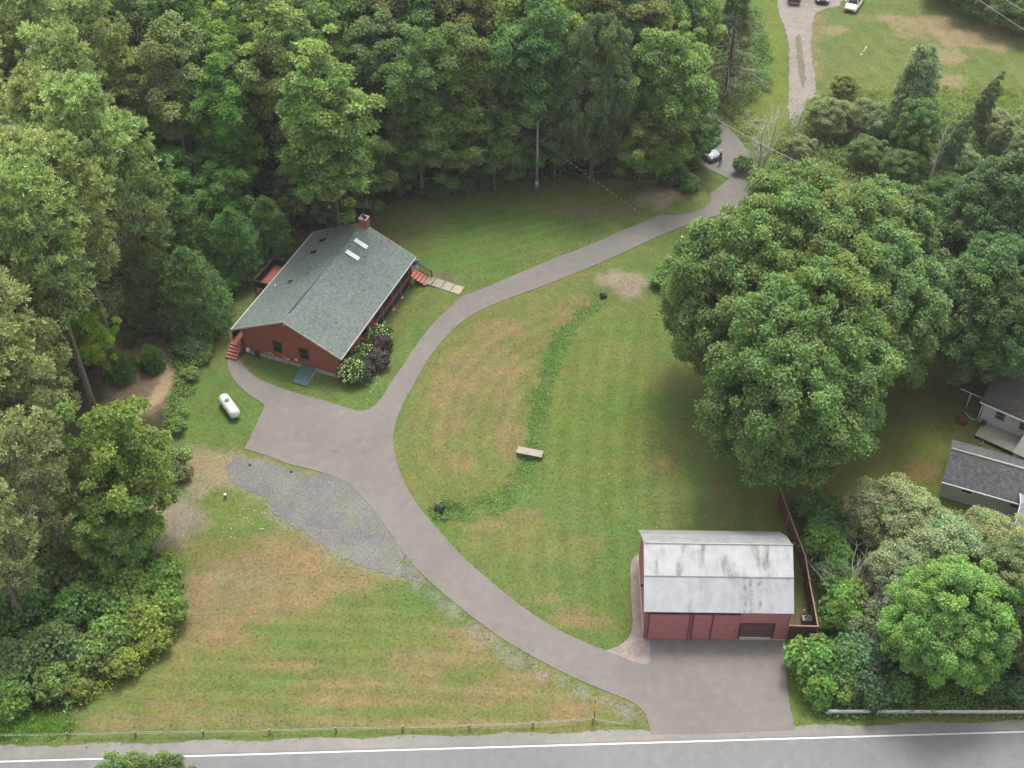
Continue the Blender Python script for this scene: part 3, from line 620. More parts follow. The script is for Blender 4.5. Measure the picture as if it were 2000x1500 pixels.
plant_px('light', 235, 925, 7.8, s=1.02, sz=1.3, col=(.105, .15, .036), name='young_maple', label='bright yellow green tree standing by the sandy ground at left')
plant_px('light', 175, 985, 5.5, s=.75, col=(.095, .155, .03), name='young_maple', label='bright green tree with a pale trunk below the brighter one at left')
plant_px('light', 235, 1040, 4.6, s=.78, col=(.085, .14, .032), name='young_maple', label='light green tree below the pale trunk, above the lower thicket')
plant_px('light', 175, 660, 5, s=.55, sz=.8, col=(.12, .17, .02), name='young_maple', label='small lime green tree glowing between the pine trunks')
for px, py, s, col, lab in [(355, 470, 1.0, (.040, .075, .032), 'dark hemlock behind the upper end of the house shrubs'), (300, 560, .9, (.045, .078, .038), 'dark hemlock beside the pine trunks'), (455, 470, .8, (.042, .082, .034), 'dark hemlock nearest the back corner of the house'), (375, 575, .95, (.050, .085, .045), 'grey green hemlock above the mulch bed'), (300, 440, 1.0, (.042, .080, .034), 'dark hemlock under the birches'), (520, 430, .7, (.045, .08, .03), 'small hemlock behind the deck')]:
    plant_px('hemlock', px, py, 4.5, s=s, col=(col[0]*1.5, col[1]*1.4, col[2]*1.1), name='hemlock_tree', label=lab, group='hemlocks left of the house')
# half dead spruce and upper right trees
sp = plant_px('spruce', 1432, 78, 7.5, s=1.05, col=(.075, .098, .045), name='spruce_tree', label='half dead spruce with long bare grey branches beside the gravel drive')
plant_px('white_pine', 1788, 190, 5.6, s=.86, col=(.155, .20, .12), name='white_pine', label='blue green white pine in front of the far field')
plant_px('light', 1795, 262, 4, s=.72, col=(.062, .108, .035), name='small_tree', label='green tree standing in front of the blue green white pine')
for px, py, k, s, col, lab in [
 (1620, 235, 'willow', .72, (.125, .155, .085), 'grey green bushy tree at the bottom of the pale gravel drive'),
 (1690, 235, 'willow', .68, (.115, .15, .08), 'grey green bushy tree left of the white pine'),
 (1560, 292, 'willow', .45, (.12, .145, .075), 'low grey green bush behind the big maples'),
 (1648, 172, 'willow', .45, (.125, .145, .055), 'pale yellowish bush on the edge of the far field'),
 (1940, 250, 'willow', .62, (.13, .15, .085), 'thin grey green tree at the right edge of the far field'),
 (1875, 320, 'willow', .6, (.11, .135, .07), 'grey green bush right of the white birch snag'),
 (1990, 300, 'willow', .7, (.12, .14, .08), 'dull grey green tree cut by the right edge'),
 (1760, 330, 'willow', .6, (.075, .115, .04), 'green bush left of the white birch snag'),
 (1690, 300, 'willow', .55, (.08, .115, .05), 'green bush behind the tops of the big maples'),
 (1850, 375, 'willow', .6, (.07, .12, .03), 'bright green bush below the white birch snag'),
 (1500, 355, 'willow', .4, (.085, .12, .045), 'low bush at the foot of the dead tree'),
 (1452, 322, 'willow', .3, (.08, .12, .035), 'bush between the side road and the big maples')
]:
    hc = 3.2*s if 'bough' not in lab else 3.3
    plant_px(k, px, py, hc, s=s, col=col, name='bush' if 'bough' not in lab else 'small_tree', label=lab, cat='bush' if 'bough' not in lab else 'tree')
for i, (px, py) in enumerate([(1900, 215), (1940, 300), (1838, 300)]):
    plant_px('forest_c', px, py, 5, s=.32, sz=.52, col=(.075, .10, .055), name='small_tree', label=['thin tree with a dark leaning stem in the far scrub', 'thin leafy tree beside the leaning stemmed one', 'thin sapling close to the white birch snag'][i], tilt=(0, .2))
for i, (px, py, s) in enumerate([(1905, -10, .8), (1960, 12, .8), (2010, 30, .8), (1850, -40, .8), (1985, -50, .9), (2040, -20, .9)]):
    plant_px('willow', px, py, 3, s=s, col=(.06, .098, .035), name='bush', cat='bush', group='hedge across the far field', label='dark green hedge bush under the far wires, %s along from the left' % ORD[i])
# lower right
plant_px('maple_b', 1850, 1230, 5.2, s=.66, col=(.100, .165, .040), name='maple_tree', label='bright green maple standing behind the guardrail')
plant_px('maple_a', 2012, 1195, 5, s=.60, col=(.098, .125, .048), name='maple_tree', label='olive green maple at the right edge above the guardrail')
for px, py, s, col, lab in [
 (1750, 1010, .95, (.14, .165, .09), 'pale grey green willow below the shaded lawn'),
 (1835, 1085, .95, (.15, .18, .11), 'pale silvery willow in the middle of the willow clump'),
 (1925, 1062, .78, (.15, .17, .085), 'yellowish willow in front of the grey garage'),
 (1975, 1110, .85, (.145, .165, .08), 'yellowish willow nearest the right edge'),
 (1775, 1135, .8, (.145, .175, .108), 'pale willow just above the bright green maple')]:
    plant_px('willow', px, py, 3.6*s, s=s, col=col, name='willow_tree', label=lab, group='pale willows')
def bushes(lst, name, group, cat='bush'):
    for i, (k, px, py, s, sz, col, lab) in enumerate(lst):
        plant_px(k, px, py, .75*sz, s=s, sz=sz, col=col, name=name, parts=('foliage', 'stem'), label=lab, cat=cat, group=group)
HG = (.07, .13, .03); HG2 = (.058, .105, .036)
hl_ = []
hp = [(1590, 985), (1612, 1020), (1618, 1060), (1632, 1085), (1636, 1130), (1648, 1165), (1640, 1205), (1650, 1040), (1592, 955)]
for i, (x, y) in enumerate(hp[:-1]): hl_.append(('bush_b' if i % 2 else 'bush_a', x, y, 1.35+.25*(i % 3), 1.6, [HG, HG2, (.085, .14, .03)][i % 3], '%s bush down the outer side of the brown fence' % ORD[i]))
bushes(hl_, 'hedge_bush', 'bushes outside the brown fence')
br_ = []
for i, (x, y, s, c) in enumerate([(1590, 1290, 1.9, (.075, .14, .035)), (1640, 1305, 1.8, (.07, .13, .04)), (1600, 1340, 1.5, (.08, .15, .03)), (1680, 1290, 1.9, (.06, .10, .05)), (1710, 1250, 1.7, (.085, .11, .065)), (1700, 1340, 1.7, (.05, .085, .045)), (1750, 1345, 1.3, (.06, .12, .03)), (1660, 1345, 1.2, (.09, .14, .03)), (1725, 1190, 1.5, (.11, .13, .085)), (1600, 1362, .9, (.075, .14, .03)), (1990, 1340, 1.5, (.05, .09, .035)), (1940, 1335, 1.3, (.055, .10, .03)), (1660, 1215, 1.2, (.09, .14, .035))]):
    br_.append((['bush_b', 'bush_a', 'bush_c'][i % 3], x, y, s, s*1.15, c, ['round green bush at the corner of the brown fence', 'green bush right of the fence corner bush', 'low green bush beside the paved forecourt', 'blue green bush in the middle of the roadside scrub', 'grey green bush under the fallen dead branches', 'dark bush left of the bright green maple', 'green bush just behind the guardrail', 'yellow green bush near the end of the guardrail', 'silvery bush between the dead branches and the bright maple', 'small bush at the very end of the guardrail', 'dark bush at the right edge behind the guardrail', 'dark green bush under the olive maple', 'bright bush by the yellowed grass outside the fence'][i]))
bushes(br_, 'bush', 'roadside scrub at the right')
bl_ = []
LB = [(250, 1150, 2.2, (.070, .13, .035)), (310, 1130, 1.6, (.075, .13, .035)), (325, 1190, 1.7, (.062, .12, .028)), (280, 1215, 1.9, (.085, .135, .035)), (220, 1235, 1.9, (.075, .13, .04)), (300, 1255, 1.3, (.10, .15, .03)), (160, 1180, 2.1, (.055, .115, .03)), (180, 1280, 1.8, (.07, .11, .038)), (240, 1295, 1.4, (.085, .13, .03)), (110, 1260, 2.1, (.05, .09, .035)), (60, 1180, 2.2, (.045, .088, .03)), (100, 1330, 1.7, (.075, .13, .038)), (40, 1290, 2.0, (.06, .10, .035)), (20, 1360, 1.6, (.06, .11, .03)), (150, 1340, 1.2, (.095, .14, .045)), (190, 1110, 1.9, (.05, .105, .026)), (-10, 1230, 2.2, (.045, .085, .03)), (330, 1100, 1.1, (.09, .13, .03)), (120, 1120, 2.2, (.042, .085, .026)), (40, 1110, 2.0, (.05, .09, .03))]
LBL = ['large bush at the foot of the pale trunk by the lower lawn', 'bush at the top corner of the dry lawn', 'bush bulging farthest over the dry lawn', 'yellow green bush behind the one bulging over the lawn', 'green bush in the middle of the lawn side thicket', 'small yellow green bush on the curving lawn edge', 'dark green bush under the bright green tree', 'dull green bush halfway down the lawn edge', 'low bush with yellow tips on the curving lawn edge', 'dark bush behind the dull green one', 'dark bush deep in the thicket under the shaded pines', 'bush near the lower end of the thicket', 'dull bush at the left edge above the roadside grass', 'bush at the left edge nearest the road', 'fern like low bush at the bottom end of the thicket', 'dark green bush right of the shaded pine', 'dark bush cut by the left edge of the picture', 'small bush at the sandy end of the thicket', 'dark bush below the shaded pine', 'dark bush at the left edge under the shaded pine']
for i, (x, y, s, c) in enumerate(LB): bl_.append((['bush_a', 'bush_b', 'bush_c'][i % 3], x, y, s, s*.95, (c[0]*1.15, c[1], c[2]*.8), LBL[i]))
bushes(bl_, 'bush', 'thicket at the lower left')
ml = [('bush_b', 398, 640, 1.6, 1.6, (.055, .105, .03), 'bush in the strip between the mulch bed and the red house steps'), ('bush_a', 420, 590, 1.8, 1.8, (.062, .12, .03), 'green bush across from the blue item behind the house'), ('bush_c', 448, 548, 1.6, 1.5, (.06, .115, .03), 'bush across from the deck'), ('bush_a', 372, 680, 1.4, 1.3, (.055, .10, .04), 'bush at the top of the mulch bed'), ('bush_b', 360, 620, 1.7, 1.9, (.048, .09, .035), 'dark bush under the grey green hemlock'), ('bush_c', 478, 505, 1.4, 1.2, (.065, .12, .028), 'bush left of the far railing of the deck'), ('bush_a', 395, 690, .9, .8, (.10, .15, .03), 'low yellow green bush by the lawn edge'), ('bush_c', 372, 730, .9, .7, (.10, .14, .04), 'low pale bush above the white gas tank lawn'), ('bush_b', 345, 830, .9, .8, (.09, .13, .035), 'low bush at the lower end of the tan path'), ('bush_a', 330, 900, 1.5, 1.3, (.11, .15, .04), 'yellow green bush beside the sandy ground'), ('bush_c', 355, 925, .9, .9, (.085, .10, .04), 'small ragged bush left of the gravel'), ('bush_b', 345, 560, 1.9, 2.2, (.042, .085, .03), 'dark tall bush among the hemlocks'),
 ('bush_a', 1300, 545, 1.5, 1.0, (.078, .145, .028), 'bright green low bush by the culvert mound'), ('bush_b', 1330, 570, 1.4, 1.1, (.058, .11, .03), 'dark green bush against the big maple by the culvert mound'), ('bush_b', 890, 352, 2.2, 1.3, (.042, .085, .03), 'spreading dark green bush at the edge of the back lawn'), ('bush_a', 845, 365, 1.6, 1.0, (.045, .09, .03), 'dark low bush at the left of the back lawn edge'), ('bush_b', 955, 345, 1.5, 1.2, (.045, .085, .03), 'dark bush left of the bare trunk'), ('bush_a', 1345, 360, 1.3, 1.1, (.06, .11, .03), 'bush beside the bend of the drive under the woods'), ('bush_b', 1320, 345, 1.6, 1.5, (.05, .095, .03), 'dark bush above the bend of the drive'), ('bush_c', 1390, 240, 1.2, 1.2, (.09, .13, .04), 'white flecked bush at the top of the side road')]
bushes(ml, 'bush', None)
# clipped evergreens of the mulch bed
for px, py, s, lab in [(233, 722, 1.25, 'largest clipped dark evergreen in the mulch bed'), (297, 705, 1.05, 'clipped dark evergreen at the right of the mulch bed'), (257, 712, .55, 'small clipped evergreen between the two larger ones'), (252, 665, .6, 'small dark evergreen at the top of the mulch bed'), (297, 672, .35, 'tiny evergreen at the top right of the mulch bed')]:
    plant_px('yew', px, py, .9*s, s=s, col=(.045, .092, .020), name='evergreen_shrub', cat='shrub', parts=('foliage', 'stem'), label=lab, group='evergreens in the mulch bed')
# tree tops rising into the bottom edge, this side of the road
for px, py, s, lab in [(275, 1585, .5, 'leafy tree top poking up at the bottom left in front of the road'), (385, 1592, .6, 'small tree top right of the larger one at the bottom left'), (735, 1572, .5, 'tip of a tree just showing at the bottom edge in the middle')]:
    plant_px('maple_a' if px == 275 else 'light', px, py, (9 if px == 275 else 6.4)*s, s=s, col=(.085, .12, .04), name='roadside_tree', label=lab, group='tree tops at the bottom edge')
# planting by the red house: hydrangeas with cream heads, purple shrubs
def hydrangea(px, py, s, nfl, lab, fl=(.78, .84, .42)):
    o = plant_px('bush_a', px, py, .7*s, s=s, sz=s, col=(.040, .075, .018), name='hydrangea_bush', cat='shrub', parts=('foliage', 'stem'), label=lab, group='hydrangeas by the red house')
    g = np.random.default_rng(int(px)); k = np.arange(nfl)+.5; u = 1-1.25*k/nfl; ph = k*2.4+g.normal(0, .2, nfl); sn = np.sqrt(1-u*u)
    C_ = np.stack([sn*np.cos(ph), sn*np.sin(ph), u*.9], 1)*s*g.uniform(.93, 1.1, (nfl, 1))+[0, 0, .75*s]
    V, F, T = [], [], []
    for c in C_:
        n = 26; d = unit(g.normal(size=(n, 3))); P_ = c+d*.062*g.uniform(.6, 1.2, (n, 1))*[1, 1, 1.1]
        v, f, t = leaf_cards(P_, d, np.full(n, .07)*g.uniform(.8, 1.2, n), .9, np.tile(g.uniform(.85, 1.12), (n, 3))*g.uniform(.9, 1.1, (n, 1)), g, .1)
        F.append(f+sum(len(q) for q in V)); V.append(v); T.append(t)
    me = np_mesh('flower_heads', np.concatenate(V), np.concatenate(F), np.concatenate(T)); fo = link_mesh('flower_heads', me, M_petal, o); fo.color = (*fl, 1)
M_petal = foliage('petal_surface', .2, .6, .2)
hydrangea(688, 727, 1.28, 190, 'round hydrangea with many cream heads at the near corner of the red house')
hydrangea(712, 690, 1.15, 70, 'hydrangea with few cream heads between the purple shrubs')
hydrangea(738, 652, 1.2, 120, 'hydrangea with cream heads nearest the screened porch')
hydrangea(700, 668, .9, 40, 'hydrangea against the red wall behind the purple shrubs')
for px, py, s, lab in [(745, 668, 1.15, 'dark purple shrub below the hydrangea by the porch'), (738, 700, 1.1, 'dark purple shrub in the middle of the house bed'), (716, 722, .9, 'dark purple shrub beside the near round hydrangea')]:
    plant_px('bush_b', px, py, .75*s, s=s, sz=s, col=(.040, .030, .032), name='purple_shrub', cat='shrub', parts=('foliage', 'stem'), label=lab, group='purple shrubs by the red house')
# ------------------------------------------------------------------ ground cover (uncountable)
def cover(name, poly, dens, hmin, hmax, leaf, col, seed, kindm=None, rag=.6, label=None, cat='undergrowth', grassy=False, var=.3):
    g = np.random.default_rng(seed); pts = W(poly); a = np.array(pts); lo = a.min(0); hi = a.max(0)
    n = int((hi-lo).prod()*dens); X = g.uniform(lo[0], hi[0], n); Y = g.uniform(lo[1], hi[1], n)
    s = sdf(X, Y, pts); cl = fbm(X*.8, Y*.8, seed, 3); k = (s+rag*2*(fbm(X*1.6, Y*1.6, seed+1, 2)-.5) > 0) & (g.random(n) < cl*1.8); X, Y, cl = X[k], Y[k], cl[k]
    n = len(X); m = 9; H_ = (hmin+(hmax-hmin)*np.clip((cl-.3)/.4, 0, 1))*g.uniform(.6, 1.2, n); Z = hgt(X, Y)
    idx = np.repeat(np.arange(n), m); q = g.random((n*m, 1))
    P_ = np.stack([X[idx]+g.normal(0, .22, n*m), Y[idx]+g.normal(0, .22, n*m), Z[idx]+H_[idx]*q[:, 0]**.6], 1)
    bt = g.uniform(1-var, 1+var, n)[idx]*g.uniform(.75, 1.25, n*m); T = np.stack([bt*g.uniform(.85, 1.25, n*m), bt, bt], 1)
    if grassy: V, F, T = tufts(P_*1., unit(g.normal(size=(n*m, 3))*.6+[0, 0, .8]), 2, leaf*1.6, bt, g, .16, .9)
    else: V, F, T = leaf_cards(P_, unit(g.normal(size=(n*m, 3))*.5+[0, 0, 1]), leaf*g.uniform(.7, 1.3, n*m), .65, T, g)
    o = link_mesh(name, np_mesh(name, V, F, T), M_leaf, None, kind='stuff'); o.color = (col[0]*KL, col[1]*KL, col[2]*KL, 1); tag(o, label, cat); return o
cover('ditch_plants', [(1176, 578), (1176, 598), (1145, 625), (1115, 665), (1090, 715), (1072, 770), (1063, 840), (1055, 885), (1030, 935), (1000, 985), (950, 1010), (890, 1020), (858, 1008), (870, 988), (920, 972), (965, 955), (1000, 915), (1022, 880), (1030, 840), (1040, 770), (1060, 700), (1090, 640), (1130, 600)], 40, .05, .22, .11, (.078, .14, .034), 61, label='bright green leafy plants filling the curved ditch across the lawn', rag=.5)
cover('culvert_weeds', [(838, 985), (868, 972), (905, 982), (900, 1004), (870, 1015), (848, 1008)], 30, .1, .55, .15, (.07, .12, .03), 62, label='dark weeds around the black culvert mouth')
cover('woodland_undergrowth', [(-60, 900), (150, 760), (200, 640), (340, 640), (430, 560), (500, 470), (560, 452), (640, 425), (740, 398), (850, 352), (1000, 350), (1180, 350), (1310, 350), (1370, 330), (1380, 200), (1360, 100), (200, 100), (-80, 300)], 5, .3, 1.3, .26, (.050, .095, .026), 63, label='dark green undergrowth on the woodland floor')
cover('house_edge_undergrowth', [(330, 700), (345, 640), (400, 560), (450, 500), (520, 455), (560, 452), (520, 480), (480, 520), (455, 560), (430, 620), (395, 700), (375, 760), (350, 830), (325, 860), (330, 800), (345, 740)], 16, .25, 1.0, .2, (.078, .135, .032), 64, label='leafy undergrowth along the lawn edge left of the red house')
cover('thicket_undergrowth', [(345, 1110), (358, 1160), (350, 1215), (325, 1262), (270, 1310), (200, 1350), (140, 1385), (60, 1395), (-60, 1400), (-60, 1050), (100, 1000), (250, 1060)], 12, .4, 1.6, .24, (.066, .12, .034), 65, label='leafy undergrowth filling the thicket at the lower left')
cover('goldenrod', [(300, 1270), (345, 1230), (330, 1262), (280, 1310), (215, 1350), (150, 1385), (140, 1375), (200, 1330), (260, 1290)], 14, .5, 1.0, .16, (.13, .15, .02), 66, label='yellow tinged weeds on the curving edge of the lower thicket')
cover('roadside_grass', [(-40, 1400), (130, 1395), (150, 1405), (135, 1432), (-40, 1445)], 30, .1, .35, .16, (.10, .17, .035), 67, grassy=True, label='long bright grass beside the road at the lower left')
cover('fence_side_undergrowth', [(1575, 985), (1640, 965), (1650, 1050), (1650, 1130), (1660, 1200), (1630, 1235), (1618, 1238), (1610, 1180), (1606, 1120), (1598, 1060), (1585, 1010)], 16, .3, 1.3, .22, (.068, .125, .034), 68, label='leafy undergrowth outside the brown fence')
cover('guardrail_undergrowth', [(1548, 1270), (1600, 1250), (1700, 1230), (1780, 1320), (2060, 1330), (2060, 1402), (1900, 1402), (1700, 1402), (1600, 1405), (1570, 1360), (1552, 1320)], 14, .3, 1.1, .2, (.070, .13, .032), 69, label='leafy undergrowth behind and under the guardrail')
cover('far_scrub', [(1470, 330), (1545, 240), (1600, 215), (1700, 215), (1850, 210), (2080, 230), (2100, 420), (1800, 400), (1600, 340), (1500, 350)], 7, .3, 1.6, .22, (.085, .125, .045), 70, label='green scrub between the far field and the big maples')
cover('far_edge_undergrowth', [(1830, -10), (1870, -30), (2100, -30), (2100, 60), (1990, 45), (1930, 22), (1870, 8)], 10, .3, 1.2, .24, (.06, .105, .035), 71, label='dark undergrowth along the far hedge')
cover('field_edge_grass', [(1570, 200), (1600, 190), (1700, 180), (1900, 170), (2050, 180), (2050, 260), (1700, 250), (1590, 240)], 10, .2, .6, .18, (.125, .155, .06), 72, grassy=True, label='long pale grass at the near edge of the far field')
cover('spruce_undergrowth', [(1370, 30), (1480, 20), (1505, 120), (1500, 180), (1450, 215), (1400, 200), (1385, 120)], 9, .3, 1.4, .24, (.060, .11, .03), 73, label='green undergrowth round the foot of the half dead spruce')
cover('side_road_weeds', [(1392, 205), (1430, 235), (1462, 285), (1480, 330), (1500, 300), (1480, 240), (1440, 200)], 12, .2, .8, .18, (.10, .14, .045), 74, label='pale weeds along the side road')
cover('drive_edge_weeds', [(795, 1090), (850, 1150), (900, 1195), (960, 1240), (1040, 1290), (1120, 1330), (1230, 1380), (1225, 1388), (1100, 1342), (1020, 1300), (940, 1250), (850, 1180), (800, 1130), (780, 1095)], 10, .04, .13, .10, (.095, .15, .03), 75, label='low bright weeds along the lower edge of the drive', rag=.9)
cover('willow_undergrowth', [(1700, 960), (1850, 1000), (1990, 1050), (2050, 1100), (2050, 1330), (1780, 1300), (1720, 1150)], 8, .3, 1.2, .22, (.085, .115, .045), 76, label='dull undergrowth between the willows')
def specks(name, poly, n, col, size, seed, label, cat):
    g = np.random.default_rng(seed); pts = W(poly); a = np.array(pts); lo = a.min(0); hi = a.max(0); X = g.uniform(lo[0], hi[0], n*4); Y = g.uniform(lo[1], hi[1], n*4)
    k = inside(X, Y, pts); X, Y = X[k][:n], Y[k][:n]; P_ = np.stack([X, Y, hgt(X, Y)+.05], 1)
    V, F, T = leaf_cards(P_, unit(g.normal(size=(len(X), 3))*.35+[0, 0, 1]), size*g.uniform(.6, 1.3, len(X)), .8, np.ones((len(X), 3))*g.uniform(.7, 1.1, (len(X), 1)), g)
    o = link_mesh(name, np_mesh(name, V, F, T), M_petal, None, kind='stuff'); o.color = (*col, 1); tag(o, label, cat)
specks('fallen_leaves', [(1190, 800), (1290, 780), (1480, 900), (1520, 1000), (1300, 1060), (1180, 1030)], 110, (.50, .48, .28), .12, 81, 'pale fallen leaves scattered on the lawn below the big maples', 'leaves')
specks('clover_flowers', [(680, 800), (745, 690), (775, 690), (720, 790)], 60, (.6, .62, .42), .12, 82, 'pale flowers along the lawn strip beside the purple shrubs', 'flowers')
specks('white_flowers', [(1375, 205), (1440, 205), (1480, 260), (1450, 270), (1390, 215)], 70, (.7, .72, .62), .13, 83, 'small white flowers beside the side road', 'flowers')
specks('roadside_flowers', [(0, 1405), (140, 1395), (140, 1430), (0, 1440)], 40, (.65, .67, .58), .1, 84, 'small white flowers in the roadside grass', 'flowers')
specks('lawn_flowers', [(440, 980), (560, 1000), (590, 1050), (430, 1060)], 40, (.6, .6, .5), .12, 85, 'pale wisps in the grass below the gravel', 'flowers')
# ------------------------------------------------------------------ dead wood
def branchy(m, p, d, L, r, depth, g, spread=.6, up=.1):
    q = p; pts = [p]; k = 4
    for i in range(k):
        d = (d+Vector((g.gauss(0, .16), g.gauss(0, .16), g.gauss(0, .12)+up*.3))).normalized(); q = q+d*L/k; pts.append(q)
    m.tube(pts, [r*(1-.65*i/k) for i in range(k+1)], 6 if r > .03 else 4, False)
    if depth:
        for i in range(g.choice([3, 4, 5])):
            j = g.randint(1, k); dd = (d+Vector((g.gauss(0, spread), g.gauss(0, spread), g.gauss(up, spread*.6)))).normalized()
            branchy(m, pts[j], dd, L*g.uniform(.4, .7), r*.48, depth-1, g, spread, up)
g1 = random.Random(3)
o = empty('dead_tree', G(1478, 345), label='bare dead tree with tangled pale branches beside the side road', cat='dead tree')
m = MB(); m.tube([(0, 0, -.2), (.1, 0, 2.5), (-.1, .1, 5), (.15, 0, 8)], [.16, .13, .09, .03], 8); m.tube([(.3, 0, -.2), (.9, .1, 3), (1.2, 0, 6), (1.3, 0, 8.6)], [.13, .1, .07, .02], 8); m.build('trunk', M_pale, o)
m = MB()
for i in range(26):
    z = g1.uniform(1.5, 7.8); a = g1.uniform(0, 6.28); x0 = 0 if i % 2 else .9; branchy(m, Vector((x0, 0, z)), Vector((math.cos(a), math.sin(a), g1.uniform(-.3, .5))), g1.uniform(1.2, 2.6), .045, 2, g1)
m.build('branches', M_pale, o)
o = empty('birch_snag', G(1812, 372), label='tall white broken birch trunk in the scrub behind the big maples', cat='dead tree')
m = MB(); m.tube([(0, 0, -.2), (.0, 0, 2), (.12, 0, 4), (.1, 0, 6), (.22, 0, 8.2)], [.2, .18, .14, .11, .03], 8); m.build('trunk', M_birch, o)
m = MB()
for i in range(7): a = g1.uniform(0, 6.28); branchy(m, Vector((.08, 0, g1.uniform(2, 7))), Vector((math.cos(a), math.sin(a), .4)), .8, .035, 1, g1)
m.build('branches', M_birch, o)
m = MB()
for i in range(24):
    z = 3+g1.random()*11; a = g1.uniform(math.pi*.75, math.pi*1.45) if i < 18 else g1.uniform(-.8, .4); L = 4.2*(1-z/20)
    branchy(m, Vector((0, 0, z)), Vector((math.cos(a), math.sin(a), -.05)), L*g1.uniform(.85, 1.2), .10, 1, g1, .3, -.1)
bb = m.build('dead_branches', M_pale, sp); bb.rotation_euler[2] = -sp.rotation_euler[2]
o = empty('dead_bush', G(1668, 1190), label='bare grey branches sprawling over the scrub right of the brown fence', cat='dead tree')
m = MB()
for i in range(9): a = g1.uniform(1.2, 4.2); branchy(m, Vector((g1.uniform(-.3, .3), g1.uniform(-.3, .3), .5)), Vector((math.cos(a), math.sin(a), .7)), g1.uniform(2.2, 3.8), .06, 2, g1, .5, .1)
m.build('branches', M_pale, o)
for i, (px, py, sc_) in enumerate([(1700, 1100, 1.0), (1975, 330, 1.2), (355, 930, .6), (75, 1090, 1.1), (1540, 330, .9)]):
    o = empty('dead_branch', G(px, py), label=['thin grey brush above the sprawling dead branches', 'grey bare brush at the right edge of the far scrub', 'small bare bush beside the gravel at left', 'bare grey twigs in front of the shaded pine', 'slim bare stems at the foot of the pale gravel drive'][i], cat='dead branches')
    m = MB()
    for k in range(7): a = g1.uniform(0, 6.28); branchy(m, Vector((0, 0, 0)), Vector((math.cos(a)*.6, math.sin(a)*.6, 1)), g1.uniform(1.4, 2.2)*sc_, .03, 2, g1, .5, .2)
    m.build('branches', M_pale, o)
#@@PART3
# ------------------------------------------------------------------ the red house
def lap_mat(name, c, pitch=.13, dark=.8, axis='z', var=.1):
    m, t, b = new_mat(name); v = coords(t); sp_ = t.nodes.new('ShaderNodeSeparateXYZ'); t.links.new(v, sp_.inputs[0])
    mu = N(t, 'ShaderNodeMath', operation='MULTIPLY'); mu.inputs[1].default_value = 1/pitch; t.links.new(sp_.outputs['xyz'.index(axis)], mu.inputs[0])
    fr = N(t, 'ShaderNodeMath', operation='FRACT'); t.links.new(mu.outputs[0], fr.inputs[0])
    r = ramp(t, fr.outputs[0], [(0, (dark,)*3), (.1, (dark,)*3), (.16, (1,)*3), (1, (1.02,)*3)])
    n = ramp(t, tex(t, coords(t, (1, 1, 3)), 1.4, 6, .7), [(.3, tuple(x*(1-var) for x in c)), (.7, tuple(x*(1+var) for x in c))])
    t.links.new(mixc(t, 1., n.outputs[0], r.outputs[0], 'MULTIPLY'), b.inputs['Base Color']); b.inputs['Roughness'].default_value = .75; b.inputs['Specular IOR Level'].default_value = .25
    bump(t, b, fr.outputs[0], .5, .015); return m
def shingle_mat(name, a, b_, c):
    m, t, b = new_mat(name); v = coords(t)
    n = tex(t, v, 3.6, 4, .75); n2 = tex(t, v, 14, 3, .7); big = tex(t, v, .35, 3)
    o = ramp(t, n, [(.34, a), (.5, b_), (.66, c)]).outputs[0]
    o = mixc(t, 1., o, ramp(t, n2, [(.3, (.8,)*3), (.7, (1.2,)*3)]).outputs[0], 'MULTIPLY'); o = mixc(t, 1., o, ramp(t, big, [(.3, (.92,)*3), (.7, (1.08,)*3)]).outputs[0], 'MULTIPLY')
    br = N(t, 'ShaderNodeTexBrick', Scale=1., offset=.5); br.inputs['Color1'].default_value = (1.04,)*3+(1,); br.inputs['Color2'].default_value = (.93,)*3+(1,); br.inputs['Mortar'].default_value = (.78,)*3+(1,)
    br.inputs['Brick Width'].default_value = .34; br.inputs['Row Height'].default_value = .15; br.inputs['Mortar Size'].default_value = .008; t.links.new(v, br.inputs['Vector'])
    t.links.new(mixc(t, 1., o, br.outputs[0], 'MULTIPLY'), b.inputs['Base Color']); b.inputs['Roughness'].default_value = .92; b.inputs['Specular IOR Level'].default_value = .2
    bump(t, b, n2, .5, .02); return m
def stone_mat(name, c):
    m, t, b = new_mat(name); v = coords(t); vo = N(t, 'ShaderNodeTexVoronoi', Scale=3.5); t.links.new(v, vo.inputs['Vector'])
    o = mixc(t, 1., ramp(t, vo.outputs['Color'], [(0, tuple(x*.7 for x in c)), (1, tuple(x*1.25 for x in c))]).outputs[0], ramp(t, tex(t, v, 6, 5), [(.3, (.8,)*3), (.7, (1.15,)*3)]).outputs[0], 'MULTIPLY')
    t.links.new(o, b.inputs['Base Color']); b.inputs['Roughness'].default_value = .95; bump(t, b, vo.outputs['Distance'], .5, .03); return m
M_redlap = lap_mat('red_brown_siding', (.26, .080, .058)); M_redtrim = plain('red_brown_trim', (.26, .085, .060)); M_deckred = lap_mat('red_deck_boards', (.33, .105, .08), .14, .8, 'y')
M_shingle = shingle_mat('grey_green_shingles', (.082, .104, .092), (.132, .158, .142), (.178, .208, .188)); M_stone = stone_mat('field_stone', (.34, .31, .27))
M_frame = plain('black_green_frame', (.018, .026, .022), .5); M_screen = plain('dark_green_screen', (.014, .030, .024), .8, var=.25); M_lattice = lap_mat('dark_lattice', (.022, .036, .030), .09, .5, 'x')
M_glass, _t, _b = new_mat('window_glass'); _b.inputs['Base Color'].default_value = (.012, .018, .02, 1); _b.inputs['Roughness'].default_value = .08
M_white = plain('white_paint', (.62, .62, .60), .6); M_metal = plain('grey_metal', (.36, .37, .38), .45, .4); M_black = plain('black_plastic', (.02, .02, .022), .5)
